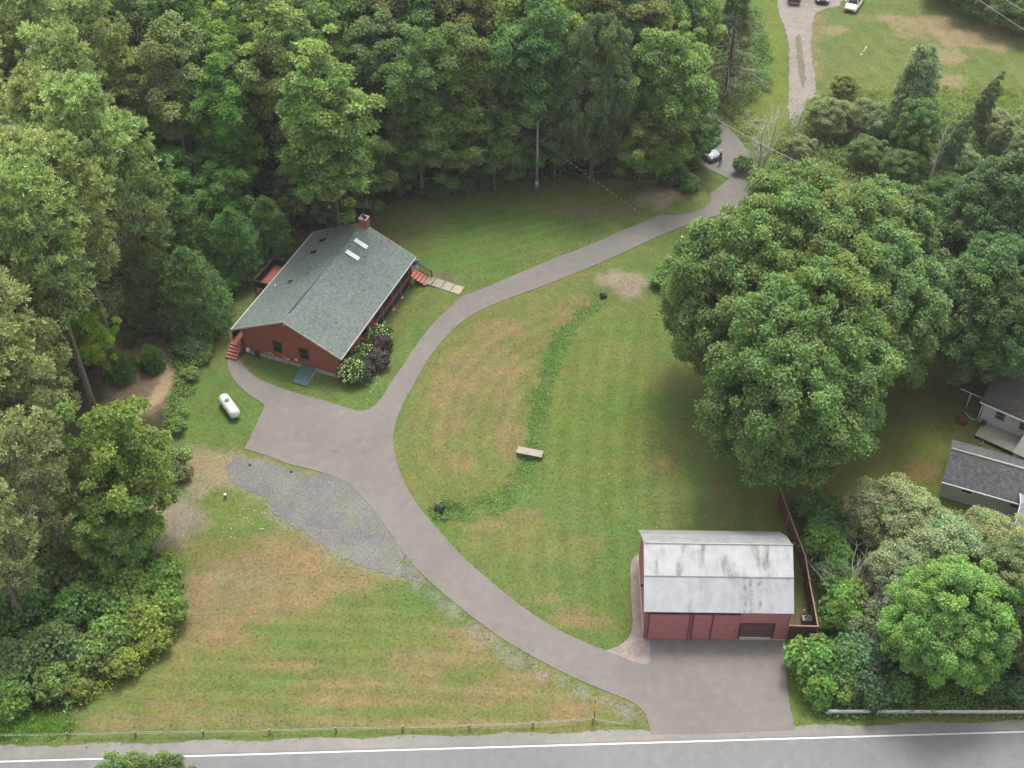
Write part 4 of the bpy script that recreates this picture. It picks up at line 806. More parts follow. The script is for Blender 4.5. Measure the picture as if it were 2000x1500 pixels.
M_brick = plain('red_brick', (.30, .10, .075), .9, var=.2, scale=9); M_conc = plain('concrete', (.38, .36, .33), .95, var=.15); M_teal = plain('teal_painted_steel', (.060, .115, .130), .5, var=.15, scale=2)
M_dark = plain('dark_void', (.01, .01, .01), .9)
ZR, YE, SL = 5.457, 5.6, .474
H0 = empty('red_house', (-20.69, 86.71, 0), HA, label='red brown single storey house with a grey green shingle roof', cat='house')
rz_ = lambda y, o=0: ZR-SL*abs(y)-o
wl, wr = 4.7, -5.1
MB().prism([(wr, .4), (wl, .4), (wl, rz_(wl, .12)), (0, rz_(0, .12)), (wr, rz_(wr, .12))], .25, 7.45).prism([(-3.2, .4), (wl, .4), (wl, rz_(wl, .125)), (0, rz_(0, .125)), (-3.2, rz_(-3.2, .125))], 7.45, 15.85).build('wall', M_redlap, H0)
MB().box(.22, 7.5, wr-.04, wl+.02, -.9, .4).box(7.5, 15.8, -3.2, wl+.02, -.9, .4).build('foundation', M_stone, H0)
def slab(m, y0, y1, x0, x1, t=.07):
    m.prism([(y0, rz_(y0)), (y1, rz_(y1)), (y1, rz_(y1, t)), (y0, rz_(y0, t))], x0, x1)
rm = MB(); slab(rm, -YE, 0, 0, 16.12); rf = rm.build('roof', M_shingle, H0); rm2 = MB(); slab(rm2, 0, 5.75, 0, 16.12); rm2.build('roof', M_shingle, H0)
MB().tube([(1.3, 0, ZR+.02), (15.0, 0, ZR+.02)], .075, 6).build('ridge_vent', plain('ridge_shingle', (.10, .13, .115)), rf)
M_gtrim = plain('grey_trim', (.33, .31, .27))
for x in (-.025, 16.145):
    for s, e in ((-1, YE), (1, 5.75)): MB().beam((x, 0, ZR-.07), (x, s*e, rz_(e)-.07), .045, .17).build('fascia', M_gtrim, H0)
M_gut = plain('gutter_white', (.42, .42, .41)); MB().box(-.02, 16.1, 5.76, 5.86, rz_(5.75, .14), rz_(5.75, .03)).build('gutter', M_gut, H0); MB().box(-.02, 16.1, -YE-.09, -YE-.01, rz_(YE, .14), rz_(YE, .03)).build('gutter', M_gut, H0)
ch = MB().box(15.60, 16.32, -.70, .08, 3.9, 6.2).build('chimney', M_brick, H0, bevel=.01)
MB().box(15.55, 16.37, -.75, .13, 6.2, 6.29).build('cap', plain('pale_brick_cap', (.42, .33, .29)), ch); MB().box(15.70, 16.0, -.60, -.35, 6.29, 6.44).box(15.95, 16.2, -.3, 0, 6.29, 6.38).build('flue', M_dark, ch)
def skylight(x, y, lx, ly, pane, frame, up=0):
    s = 1 if y > 0 else -1; a = math.atan(SL)*s
    Mx = Matrix.Translation((x, y, rz_(y))) @ Matrix.Rotation(-a, 4, 'X')
    f = MB().box(-lx/2, lx/2, -ly/2, ly/2, .0, .10, Mx).build('skylight', frame, H0)
    MB().box(-lx/2+.06, lx/2-.06, -ly/2+.06, ly/2-.06, .10, .125, Mx).build('pane', pane, f)
M_shade = plain('white_skylight_blind', (.62, .63, .64), .35); M_flash = plain('skylight_flashing', (.20, .23, .215))
skylight(13.48, -1.08, .62, 1.55, M_shade, M_flash); skylight(11.58, -1.12, .62, 1.55, M_shade, M_flash)
skylight(13.78, 3.3, .66, 1.1, M_glass, M_flash); skylight(11.78, 3.25, .55, 1.0, M_glass, M_flash); skylight(6.85, 3.1, .42, .75, M_glass, M_flash)
MB().tube([(6.0, 4.35, rz_(4.35)-.1), (6.0, 4.35, rz_(4.35)+.55)], .055, 10).build('vent_pipe', M_white, H0)
MB().tube([(7.75, 1.7, rz_(1.7)-.1), (7.75, 1.7, rz_(1.7)+.3)], .04, 8).build('vent_pipe', M_black, H0)
def window(par, axis, a0, a1, z0, z1, p, out, frame=None, fw=.1, bar='h', pane=None):
    """flat against a wall; axis: which local axis runs along the wall"""
    frame = frame or M_frame; m = MB(); q = p+out*.06
    def b(m_, u0, u1, w0, w1, o0, o1):
        lo, hi = sorted((p+out*o0, p+out*o1)); (m_.box(u0, u1, lo, hi, w0, w1) if axis == 'x' else m_.box(lo, hi, u0, u1, w0, w1))
    for u0, u1, w0, w1 in ((a0, a1, z0, z0+fw), (a0, a1, z1-fw, z1), (a0, a0+fw, z0+fw, z1-fw), (a1-fw, a1, z0+fw, z1-fw)): b(m, u0, u1, w0, w1, -.02, .06)
    zm = (z0+z1)/2
    if bar == 'h': b(m, a0+fw, a1-fw, zm-.025, zm+.025, -.02, .045)
    f = m.build('window', frame, par); m = MB(); b(m, a0+fw, a1-fw, z0+fw, z1-fw, -.03, .02); m.build('pane', pane or M_glass, f); return f
window(H0, 'y', .70, 1.58, 1.25, 2.5, .25, -1); window(H0, 'y', -2.05, -1.15, 1.25, 2.5, .25, -1)
window(H0, 'x', 1.35, 2.55, 1.15, 2.2, wr, -1); window(H0, 'x', 5.0, 6.1, 1.15, 2.2, wr, -1)
MB().box(.10, .25, -5.16, -5.02, .4, rz_(5.1, .15)).box(.2, .27, wl-.02, wl+.06, .4, rz_(4.7, .16)).build('corner_board', M_redtrim, H0)
MB().lathe([(0, .05), (.07, .04), (.09, 0)], 10, Matrix.Translation((.2, .05, 4.85)) @ Matrix.Rotation(-R(90), 4, 'Y')).build('floodlight', M_white, H0)
# screened porch along the right side
pr = MB(); pr.box(7.45, 15.9, -5.12, -3.2, .62, .80); pr.build('porch_floor', M_deckred, H0)
MB().beam((7.45, -5.15, .70), (15.92, -5.15, .70), .08, .26).beam((7.45, -5.13, 1.78), (15.92, -5.13, 1.78), .08, .08).build('porch_rail', M_redtrim, H0)
for x in (7.5, 9.3, 11.4, 13.35, 15.25, 15.86):
    po = MB().box(x-.06, x+.06, -5.2, -5.06, -.5, rz_(5.1, .12)).build('porch_post', M_redtrim, H0)
    MB().lathe([(0, .18), (.18, .16), (.26, 0), (.26, -.25)], 12, Matrix.Translation((x, -5.2, -.5))).build('footing', M_conc, po)
MB().box(7.56, 15.8, -5.08, -5.06, .84, 1.74).build('porch_screen', M_screen, H0); MB().box(7.56, 15.8, -5.10, -5.08, -.45, .57).build('lattice', M_lattice, H0)
MB().tube([(15.4, -5.5, 2.75), (15.35, -5.35, 2.5), (15.33, -5.3, .0), (15.45, -5.5, -.3), (15.6, -6.35, -.33)], .05, 8).build('downspout', plain('dark_red_downspout', (.09, .035, .03)), H0)
def steps(name, x0, x1, y0, dy, n, z0, dz, along, mat, parent):
    s = empty(name, (0, 0, 0)); s.parent = parent
    for i in range(n):
        zt = z0-dz*i; a = y0+dy*i; lo, hi = sorted((a, a+dy)); m = MB()
        (m.box(x0, x1, lo, hi, zt-.06, zt) if along == 'y' else m.box(lo, hi, x0, x1, zt-.06, zt)).build('tread', mat, s)
        m = MB(); q = a+dy-.03*(1 if dy > 0 else -1); lo, hi = sorted((q, a+dy*.985)); (m.box(x0+.02, x1-.02, lo, hi, zt-dz-.04, zt-.061) if along == 'y' else m.box(lo, hi, x0+.02, x1-.02, zt-dz-.04, zt-.061)).build('riser', M_redtrim, s)
    return s
M_tread = plain('red_step_boards', (.36, .125, .095), .7, var=.15)
steps('steps', 15.5, 16.75, -5.15, -.34, 5, .66, .16, 'y', M_tread, H0)
m = MB()
for k in range(12): y = -5.15-k*.15; z = .78-.07*k; m.box(16.80, 16.83, y-.015, y+.015, z-.1, z+.82)
m.beam((16.82, -5.1, 1.62), (16.82, -6.9, .80), .06, .06).beam((16.82, -5.1, .78), (16.82, -6.9, -.02), .06, .06).beam((15.9, -5.1, 1.62), (16.82, -5.1, 1.62), .06, .06).box(16.78, 16.86, -6.98, -6.90, -.1, .95)
m.build('railing', M_frame, H0)
# left side walkway, deck, steps
MB().box(-.12, 8.0, wl+.04, 6.15, .78, .90).build('porch_floor', M_deckred, H0); MB().box(8.0, 11.9, wl+.04, 8.15, .76, .90).build('deck', M_deckred, H0)
MB().box(-.10, 11.85, wl+.1, 6.0, .1, .76).build('skirt', M_redtrim, H0)
def rail(pts, z0=.9, h=.95, name='railing'):
    m = MB(); pn = MB()
    for a, b in zip(pts, pts[1:]):
        a = Vector((*a, 0)); b = Vector((*b, 0)); L = (b-a).length; n = max(1, round(L/1.9))
        m.beam(a+Vector((0, 0, z0+h)), b+Vector((0, 0, z0+h)), .09, .05); m.beam(a+Vector((0, 0, z0+.1)), b+Vector((0, 0, z0+.1)), .05, .06)
        for i in range(n+1): q = a.lerp(b, i/n); m.box(q.x-.05, q.x+.05, q.y-.05, q.y+.05, z0-.8, z0+h+.04)
        pn.beam(a+Vector((0, 0, z0+.1+h*.42)), b+Vector((0, 0, z0+.1+h*.42)), .015, h*.75)
    r_ = m.build(name, plain('dark_brown_rail', (.085, .045, .035)), H0); pn.build('panel', M_screen, r_)
rail([(.55, 6.15), (8.0, 6.15), (8.0, 8.12), (11.9, 8.12), (11.9, 5.1)])
rail([(-.10, 4.82), (.22, 4.82)], .9, .95)
steps('steps', 4.95, 6.15, -.12, -.28, 4, .74, .17, 'x', M_tread, H0)
# cellar door, small things against the house
B0 = empty('cellar_bulkhead', hl2w(.2, -2.0)+(-.15,), HA, label='teal steel cellar door on a low stone base against the gable', cat='cellar door')
MB().prism([(0, -.2), (-2.0, -.2), (-2.0, .22), (0, .62)], -.72, -.52, 'y').prism([(0, -.2), (-2.0, -.2), (-2.0, .22), (0, .62)], .52, .72, 'y').box(-2.05, -1.88, -.5, .5, -.2, .2).build('stone_base', M_stone, B0)
for s in (-1, 1):
    d = MB().prism([(.02, .66), (-2.12, .24), (-2.12, .29), (.02, .71)], .005 if s > 0 else -.68, .68 if s > 0 else -.005, 'y').build('door_leaf', M_teal, B0); MB().box(-1.3, -1.15, s*.08-.015, s*.08+.015, .40, .52).build('handle', M_metal, d)
o = empty('hose_reel', hl2w(-.05, 3.35)+(.05,), HA, label='dark hose reel standing against the red gable', cat='hose reel')
MB().lathe([(.12, -.14), (.26, -.14), (.28, -.1), (.2, -.08), (.2, .08), (.28, .1), (.26, .14), (.12, .14)], 18, Matrix.Translation((0, 0, .42)) @ Matrix.Rotation(R(90), 4, 'X')).build('hose_coil', M_black, o); MB().box(-.1, .1, -.22, -.18, -.05, .8).box(-.1, .1, .18, .22, -.05, .8).build('stand', plain('brown_stand', (.10, .06, .05)), o)
for i, (y, z, s, lab) in enumerate([(2.62, .62, 1, 'leftmost white ornament low on the red gable'), (2.15, .72, 1.3, 'white butterfly shaped ornament, second from the left on the gable'), (1.85, .62, .9, 'white ornament, third from the left on the gable'), (.75, .70, .9, 'small pink white ornament under the left window gap of the gable'), (.3, .62, 1.6, 'tall branching white ornament low in the middle of the gable'), (-.65, .80, 1.5, 'pink round ornament beside the cellar door'), (1.45, .50, .6, 'tiny white ornament right of the butterfly one')]):
    Mx = Matrix.Translation((0, 0, 0)) @ Matrix.Diagonal((1, s, s, 1)); mm = MB()
    if i in (1, 4): mm.prism([(0, -.02), (.13, .10), (.15, -.02), (.05, -.08), (0, -.02), (-.05, -.08), (-.15, -.02), (-.13, .10)][::-1], -.03, 0)
    elif i == 5: mm.lathe([(0, .03), (.09, .025), (.11, 0)], 14, Matrix.Rotation(-R(90), 4, 'Y'))
    else: mm.prism([(-.03, -.1), (.03, -.1), (.06, .02), (.02, .11), (-.05, .07)], -.03, 0)
    mm.v = [tuple(Mx @ Vector(v)) for v in mm.v]
    ob = mm.build('wall_ornament', plain('pink_white_ceramic%d' % (i % 2), (.62, .42+.1*(i % 2), .38+.12*(i % 2))), label=lab, cat='ornament', group='ornaments on the gable'); ob.location = hl2w(.245, y)+(z,); ob.rotation_euler[2] = HA
o = empty('meter_box', hl2w(.1, 4.4)+(.35,), HA, label='small white utility box by the front left steps of the red house', cat='utility box'); MB().box(-.14, .12, -.16, .16, 0, .34).build('box', M_white, o, bevel=.02); MB().tube([(0, 0, -.5), (0, 0, 0)], .025, 6).build('conduit', M_metal, o)
o = empty('barbecue_grill', hl2w(7.2, 6.75)+(0,), HA, label='dark barbecue grill beside the deck behind the red house', cat='grill')
MB().box(-.45, .45, -.28, .28, .75, .95).build('firebox', M_black, o, bevel=.03); MB().lathe([(.26, -.45), (.26, .45)], 16, Matrix.Translation((0, 0, .95)) @ Matrix.Rotation(R(90), 4, 'Y')).build('lid', M_black, o)
for a, b in ((-.4, -.24), (.4, -.24), (-.4, .24), (.4, .24)): MB().tube([(a, b, -.02), (a, b, .76)], .025, 6).build('leg', M_black, o)
o = empty('kayak', hl2w(5.6, 6.72)+(.02,), HA, label='blue kayak lying on the grass behind the red house', cat='kayak')
pr_ = [(x, .36*(1-abs(x/1.5)**2.2)**.8 if abs(x) < 1.5 else .01) for x in np.linspace(-1.5, 1.5, 13)]; m = MB()
vs = [(x, r*math.cos(a), .2+.2*math.sin(a)*(.4+r*1.6)) for x, r in pr_ for a in np.linspace(0, 2*math.pi, 12, endpoint=False)]
m.add(vs, [(i*12+k, i*12+(k+1) % 12, (i+1)*12+(k+1) % 12, (i+1)*12+k) for i in range(12) for k in range(12)], True).build('hull', plain('deep_blue_plastic', (.03, .055, .26), .4), o); MB().lathe([(.3, 0), (.27, .03), (.22, 0)], 14, Matrix.Translation((0, 0, .49)) @ Matrix.Diagonal((1.4, .7, 1, 1))).build('cockpit_rim', M_black, o)
o = empty('porch_flag', hl2w(15.75, -5.3)+(1.35,), HA, label='blue and white flag hanging at the far corner of the porch', cat='flag')
MB().tube([(0, 0, .9), (.25, -.75, 1.35)], .018, 6).build('flagpole', M_white, o)
def cloth(m, x0, x1, z0, z1):
    n = 9; vs = []
    for j in range(2):
        for i in range(n): t = i/(n-1); vs.append((x0+(x1-x0)*t+.05*math.sin(t*9), -.08-.6*t+.06*math.cos(t*11), (z0 if j == 0 else z1)+.45*t*(1 if j else .6)))
    m.add(vs+[(a, b+.012, c) for a, b, c in vs], [(i, i+1, n+i+1, n+i) for i in range(n-1)]+[(2*n+i, 3*n+i, 3*n+i+1, 2*n+i+1) for i in range(n-1)], True); return m
cloth(MB(), 0, .22, .42, .9).build('canton', plain('flag_blue', (.10, .16, .42)), o); cloth(MB(), 0, .22, .0, .42).build('stripes', plain('flag_pale', (.52, .54, .62)), o)
o = plant('bush_fine', *hl2w(15.2, -5.5), s=.3, sz=.4, col=(.10, .20, .04), name='potted_plant', cat='plant', parts=('foliage', 'stem'), label='bright green plant under the hanging flag', z=.1)
MB().lathe([(.10, -.55), (.16, -.2), (.17, .12), (.14, .1)], 12).build('pot', plain('clay_pot', (.28, .12, .07)), o)
sl0 = Vector((-8.82, 99.63)); dr = (Vector((-4.97, 97.65))-sl0); ang = math.atan2(dr.y, dr.x)
for i in range(4):
    c = sl0+dr*((i+.5)/4); o = MB().box(-.50, .50, -.62, .62, -.06, .07+.01*(i % 2)).build('paving_slab', plain('slab_stone%d' % i, (.22+.03*i, .19+.028*i, .155+.02*i), .95, var=.2), bevel=.02, label='square concrete slab, %s from the red steps along the walk to the drive' % ORD[i], cat='paving slab', group='slabs from porch to drive'); o.location = (c.x, c.y, 0); o.rotation_euler[2] = ang+.03*(i % 2)
# ------------------------------------------------------------------ the barn
def barnroof(name, c, stain, seed, lich=0):
    m, t, b = new_mat(name); v = coords(t)
    s1 = tex(t, coords(t, (1.6, .28, .28)), 1.6, 6, .75); zone = tex(t, coords(t, (.42, .2, .2)), 1.1+seed*.13, 3, .5); blot = tex(t, v, 1.1, 4)
    mu = N(t, 'ShaderNodeMath', operation='MULTIPLY'); t.links.new(ramp(t, s1, [(.40, (0,)*3), (.64, (1,)*3)]).outputs[0], mu.inputs[0]); t.links.new(ramp(t, zone, [(.47, (0,)*3), (.58, (1,)*3)]).outputs[0], mu.inputs[1])
    base = ramp(t, blot, [(.3, tuple(x*.86 for x in c)), (.7, tuple(x*1.08 for x in c))]).outputs[0]
    pan = N(t, 'ShaderNodeTexBrick', Scale=1., offset=.0); pan.inputs['Color1'].default_value = (1.04,)*3+(1,); pan.inputs['Color2'].default_value = (.94, .945, .955, 1); pan.inputs['Mortar'].default_value = (.8,)*3+(1,)
    pan.inputs['Brick Width'].default_value = .66; pan.inputs['Row Height'].default_value = 6; pan.inputs['Mortar Size'].default_value = .006; t.links.new(v, pan.inputs['Vector'])
    o = mixc(t, .8, base, pan.outputs[0], 'MULTIPLY'); o = mixc(t, N2f(t, mu.outputs[0], stain), o, (.165, .15, .12))
    if lich:                                             # rows of dark lichen on the front slope
        sp_ = t.nodes.new('ShaderNodeSeparateXYZ'); t.links.new(v, sp_.inputs[0]); tot = None
        for xc, wd in ((7.35, .11), (7.75, .10), (8.45, .14)):
            a = N(t, 'ShaderNodeMath', operation='SUBTRACT'); a.inputs[1].default_value = xc; t.links.new(sp_.outputs[0], a.inputs[0]); ab = N(t, 'ShaderNodeMath', operation='ABSOLUTE'); t.links.new(a.outputs[0], ab.inputs[0])
            rr_ = ramp(t, ab.outputs[0], [(wd*.4, (1,)*3), (wd*1.9, (0,)*3)]); 
            if tot is None: tot = rr_.outputs[0]
            else: ad = N(t, 'ShaderNodeMath', operation='MAXIMUM'); t.links.new(tot, ad.inputs[0]); t.links.new(rr_.outputs[0], ad.inputs[1]); tot = ad.outputs[0]
        k = N(t, 'ShaderNodeMath', operation='MULTIPLY'); t.links.new(tot, k.inputs[0]); t.links.new(ramp(t, tex(t, coords(t, (1.4, 1, 1)), 3.1, 5, .8), [(.46, (0,)*3), (.6, (1,)*3)]).outputs[0], k.inputs[1])
        o = mixc(t, N2f(t, k.outputs[0], .8), o, (.15, .16, .13))
    t.links.new(o, b.inputs['Base Color']); b.inputs['Roughness'].default_value = .55; b.inputs['Metallic'].default_value = .15
    wv = N(t, 'ShaderNodeTexWave', wave_type='BANDS', bands_direction='X', Scale=3.1); t.links.new(v, wv.inputs['Vector']); bump(t, b, wv.outputs[0], .25, .03); return m
BA = -.016
B1 = empty('red_barn', (9.8231, 56.2129, 0), BA, label='red barn with a weathered pale metal gambrel roof', cat='barn')
PF = [(0, 3.50), (2.268, 5.085), (3.914, 6.68-.0), (5.56, 5.085), (7.83, 3.50)]
PF[1] = (1.95, 5.25); PF[2] = (3.95, 6.62); PF[3] = (5.95, 5.25)
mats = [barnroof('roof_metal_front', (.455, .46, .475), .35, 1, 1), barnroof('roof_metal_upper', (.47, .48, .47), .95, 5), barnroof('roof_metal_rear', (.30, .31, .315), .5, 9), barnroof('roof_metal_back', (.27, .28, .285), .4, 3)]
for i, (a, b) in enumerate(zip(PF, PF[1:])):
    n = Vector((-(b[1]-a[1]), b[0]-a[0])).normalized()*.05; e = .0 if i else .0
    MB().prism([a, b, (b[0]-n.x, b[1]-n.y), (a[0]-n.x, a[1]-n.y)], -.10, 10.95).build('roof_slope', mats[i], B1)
MB().beam((-.10, PF[1][0], PF[1][1]+.01), (10.95, PF[1][0], PF[1][1]+.01), .07, .03).build('seam_flashing', plain('dark_seam', (.16, .16, .16)), B1)
MB().tube([(-.01, PF[2][0], PF[2][1]+.02), (10.96, PF[2][0], PF[2][1]+.02)], .05, 6).build('ridge_cap', plain('ridge_metal', (.40, .40, .39)), B1)
M_barnred = lap_mat('barn_red_boards', (.38, .145, .145), .28, .82, 'x', .14); M_barndoor = lap_mat('barn_red_panels', (.36, .13, .135), .62, .88, 'z', .16); M_brown = lap_mat('brown_door', (.13, .07, .062), .5, .6, 'z'); M_btrim = plain('dark_brown_trim', (.075, .04, .036))
wf, wb_ = .14, 7.68; under = [(wf+.25, 0), (wb_, 0), (wb_, 3.35), (5.93, 5.10), (3.95, 6.48), (1.97, 5.10), (wf+.25, 3.42)]
MB().prism(under, .18, 10.76).build('wall', M_barnred, B1)
MB().box(.18, 7.18, wf, wf+.249, 0, 3.36).box(9.84, 10.76, wf, wf+.249, 0, 3.36).box(7.18, 9.84, wf, wf+.249, 2.02, 3.36).build('front_wall', M_barnred, B1)
gd = MB().box(7.30, 9.72, wf+.13, wf+.18, .14, 1.94).build('garage_door', M_brown, B1); MB().box(7.30, 9.72, wf+.10, wf+.19, .0, .14).build('door_seal', M_white, gd)
MB().box(7.18, 7.30, wf-.03, wf+.2, 0, 2.06).box(9.72, 9.84, wf-.03, wf+.2, 0, 2.06).box(7.18, 9.84, wf-.035, wf+.2, 1.94, 2.08).build('door_frame', M_btrim, B1)
for x0, x1, pp in ((.32, 3.42, .10), (3.62, 5.10, .05), (5.14, 7.05, .05)):
    d = MB().box(x0, x1, wf-pp-.04, wf-pp, .08, 3.2).build('sliding_door', M_barndoor, B1); MB().box(x0, x0+.07, wf-pp-.065, wf-pp-.041, .08, 3.2).build('door_edge', M_btrim if x0 < 4 else M_barnred, d); MB().box(x1-.07, x1, wf-pp-.065, wf-pp-.041, .08, 3.2).build('door_edge', M_btrim if x0 < 4 else M_barnred, d)
    MB().box(x1-.2, x1-.16, wf-pp-.09, wf-pp-.066, 1.2, 1.45).build('handle', M_black, d)
MB().beam((.2, wf-.12, 3.26), (7.1, wf-.12, 3.26), .08, .07).build('door_track', M_btrim, B1)
MB().box(.1, 10.8, wf-.06, wb_+.06, -.2, .10).build('foundation', M_conc, B1)
MB().box(.08, .18, wf-.02, wf+.12, 0, 3.45).box(10.76, 10.82, wf-.02, wf+.12, 0, 3.4).build('corner_board', M_redtrim, B1)
la = MB().lathe([(0, .12), (.09, .08), (.11, 0)], 10, Matrix.Translation((-.02, 3.1, 2.6))).build('wall_lamp', M_black, B1); MB().box(.0, .18, 3.07, 3.13, 2.66, 2.72).build('bracket', M_black, la)
# brown fence
FP = [(22.12, 69.9), (22.42, 67.2), (22.70, 65.0), (23.0, 62.75), (22.92, 60.5), (22.88, 58.2), (22.83, 56.12), (20.62, 56.2)]
F0 = empty('board_fence', (22.12, 69.9, 0), label='tall brown board fence running down beside the barn and round its corner', cat='fence')
M_fence = lap_mat('brown_fence_boards', (.105, .046, .042), .15, .72, 'y', .15); M_fence2 = lap_mat('brown_fence_boards_end', (.105, .046, .042), .15, .72, 'x', .15); M_cap = plain('worn_fence_cap', (.27, .17, .13), var=.2)
rel = lambda p, z=0: (p[0]-22.12, p[1]-69.9, z)
for i, (a, b) in enumerate(zip(FP, FP[1:])):
    pn = MB().beam(rel(a, .93), rel(b, .93), .04, 1.72).build('panel', M_fence2 if i == 6 else M_fence, F0); MB().beam(rel(a, 1.82), rel(b, 1.82), .10, .05).build('cap_rail', M_cap, pn)
for a in FP: MB().box(a[0]-22.12-.06+.03, a[0]-22.12+.06+.03, a[1]-69.9-.06, a[1]-69.9+.06, -.2, 1.9).build('post', M_cap, F0)
o = empty('heat_pump', G(1575, 1215), BA, label='grey outdoor unit on the gravel between barn and brown fence', cat='outdoor unit'); MB().box(-.4, .4, -.25, .25, 0, .55).build('casing', plain('dusty_metal', (.25, .22, .19)), o, bevel=.02); MB().lathe([(.05, 0), (.2, .01), (.22, .03), (.22, 0)], 16, Matrix.Translation((0, 0, .55))).build('fan_guard', M_black, o)
o = empty('bird_bath', G(1568, 1203), label='small pale figure on a stake by the grey outdoor unit', cat='ornament'); MB().tube([(0, 0, 0), (0, 0, .6)], .04, 6).build('stake', M_black, o); MB().lathe([(0, .85), (.08, .8), (.06, .7), (.11, .6), (.09, .5), (0, .48)], 10).build('figure', M_white, o)
# ------------------------------------------------------------------ propane tank, bridge, culverts and small things
a = Vector((-25.95, 81.8)); b = Vector((-24.55, 79.70)); c = (a+b)/2; ang = math.atan2((b-a).y, (b-a).x)
o = empty('propane_tank', (c.x, c.y, 0), ang, label='long white gas tank lying on the lawn left of the paved yard', cat='gas tank')
rr_ = .5; hl_2 = 1.12; prf = [(rr_*math.sin(t), -hl_2-rr_*.75*math.cos(t)) for t in np.linspace(0, math.pi/2, 8)]+[(rr_*math.cos(t), hl_2+rr_*.75*math.sin(t)) for t in np.linspace(0, math.pi/2, 8)]
MB().lathe(prf, 32, Matrix.Translation((0, 0, .68)) @ Matrix.Rotation(R(90), 4, 'Y')).build('shell', plain('tank_white', (.60, .62, .60), .4, var=.05), o)
MB().lathe([(.20, 0), (.21, .10), (.17, .18), (.06, .2), (0, .2)], 18, Matrix.Translation((-.25, 0, 1.16))).build('dome', plain('tank_dome_green', (.14, .26, .22), .5), o)
for x in (-.85, .85): MB().box(x-.09, x+.09, -.38, .38, -.02, .30).build('saddle', M_conc, o)
A = G(1013, 877); B = G(1063, 886); C_ = G(1008, 890.5); D_ = G(1057, 899.5); c = (A+B+C_+D_)/4; d = ((B-A)+(D_-C_))/2; ang = math.atan2(d.y, d.x); Lb = d.length; Wb = ((A-C_).length+(B-D_).length)/2*.92
o = empty('footbridge', (c.x, c.y, .12), ang, label='small weathered plank footbridge over the green ditch', cat='bridge'); M_plank = plain('weathered_plank', (.34, .29, .24), .9, var=.2, scale=5)
nP = 17
for i in range(nP):
    x0 = -Lb/2+Lb*i/nP; MB().box(x0, x0+Lb/nP*.86, -Wb/2+.02*math.sin(i*2.3), Wb/2+.02*math.cos(i*1.7), .0, .045).build('plank', M_plank, o)
for s in (-1, 1): MB().box(-Lb/2, Lb/2, s*Wb*.4-.05, s*Wb*.4+.05, -.18, -.003).build('beam', plain('beam_wood', (.12, .09, .07)), o)
p = G(858, 1001); o = empty('culvert_pipe', (p.x, p.y, .0), R(-18), label='black corrugated culvert pipe end where the ditch meets the drive', cat='pipe')
prf = []
for i in range(14): prf += [(.36, i*.07-.5), (.40, i*.07+.02-.5), (.40, i*.07+.04-.5), (.36, i*.07+.06-.5)]
prf += [(.33, .47), (.33, -.5)]; o.scale = (.72, .82, .82); MB().lathe(prf, 22, Matrix.Translation((0, 0, .02)) @ Matrix.Rotation(R(90), 4, 'Y'), True).build('pipe', plain('black_corrugated', (.022, .022, .024), .45), o)
MB().lathe([(0, -.45), (.34, -.45)], 16, Matrix.Translation((0, 0, .02)) @ Matrix.Rotation(R(90), 4, 'Y')).build('inside', M_dark, o)
p = G(1173, 578); o = empty('culvert_pipe', (p.x+.45, p.y-.02, -.30), R(8), label='dark culvert mouth at the left end of the bare earth mound', cat='pipe')
MB().lathe([(.30, -.5), (.34, -.5), (.34, .1)], 18, Matrix.Rotation(R(90), 4, 'Y')).build('pipe', M_black, o); MB().lathe([(0, -.4), (.30, -.4), (.30, -.5)], 16, Matrix.Rotation(R(90), 4, 'Y')).build('inside', M_dark, o)
o = empty('well_cap', G(441, 973), label='short post with a white cap in the grass below the gravel', cat='well cap'); MB().lathe([(.1, -.1), (.1, .42)], 12).build('casing', plain('rusty_casing', (.17, .12, .09)), o); MB().lathe([(.13, .42), (.13, .52), (0, .54)], 12).build('cap', M_white, o)
for i, (px, py) in enumerate([(488, 909), (569, 922)]):
    ob = MB().lathe([(0, .1), (.08, .09), (.12, .03), (.11, 0)], 9).build('stone', M_black, label=['dark lump on the gravel nearer the tank', 'dark lump on the gravel nearer the drive'][i], cat='stone'); ob.location = G(px, py, .03)
# utility poles and cables
M_pole = bark('grey_pole', (.16, .145, .125), (.32, .30, .27)); M_cable = plain('black_cable', (.03, .03, .03)); M_wcable = plain('pale_cable', (.5, .5, .46))
p = G(1048, 381); o = empty('utility_pole', p, label='grey utility pole with a meter box at the edge of the back lawn', cat='utility pole')
MB().tube([(0, 0, -.3), (0, 0, 9)], [.15, .10], 12).build('pole', M_pole, o); MB().box(-.22, .22, -.34, -.14, 1.25, 1.95).build('meter_box', M_metal, o, bevel=.02); MB().lathe([(.1, 0), (.1, .08), (0, .1)], 12, Matrix.Translation((0, -.34, 1.75)) @ Matrix.Rotation(R(90), 4, 'X')).build('meter', plain('meter_glass', (.5, .5, .5), .2), o); MB().tube([(.1, -.15, 1.9), (.12, -.1, 6)], .03, 6).build('conduit', M_metal, o)
q = Vector((*px2w(1334, 464, 7.6), 0)); o = empty('utility_pole', q, label='dark utility pole top with a white insulator at the left edge of the big maples', cat='utility pole')
MB().tube([(0, 0, -.3), (0, 0, 7.6)], [.14, .10], 10).build('pole', bark('dark_pole', (.05, .045, .04), (.12, .11, .1)), o); MB().lathe([(.04, 0), (.1, .05), (.1, .16), (.05, .22), (0, .22)], 10, Matrix.Translation((-.1, 0, 7.55))).build('insulator', M_white, o); MB().tube([(.12, -.05, 3), (.14, -.05, 5.2)], .06, 8).build('transformer', M_metal, o)
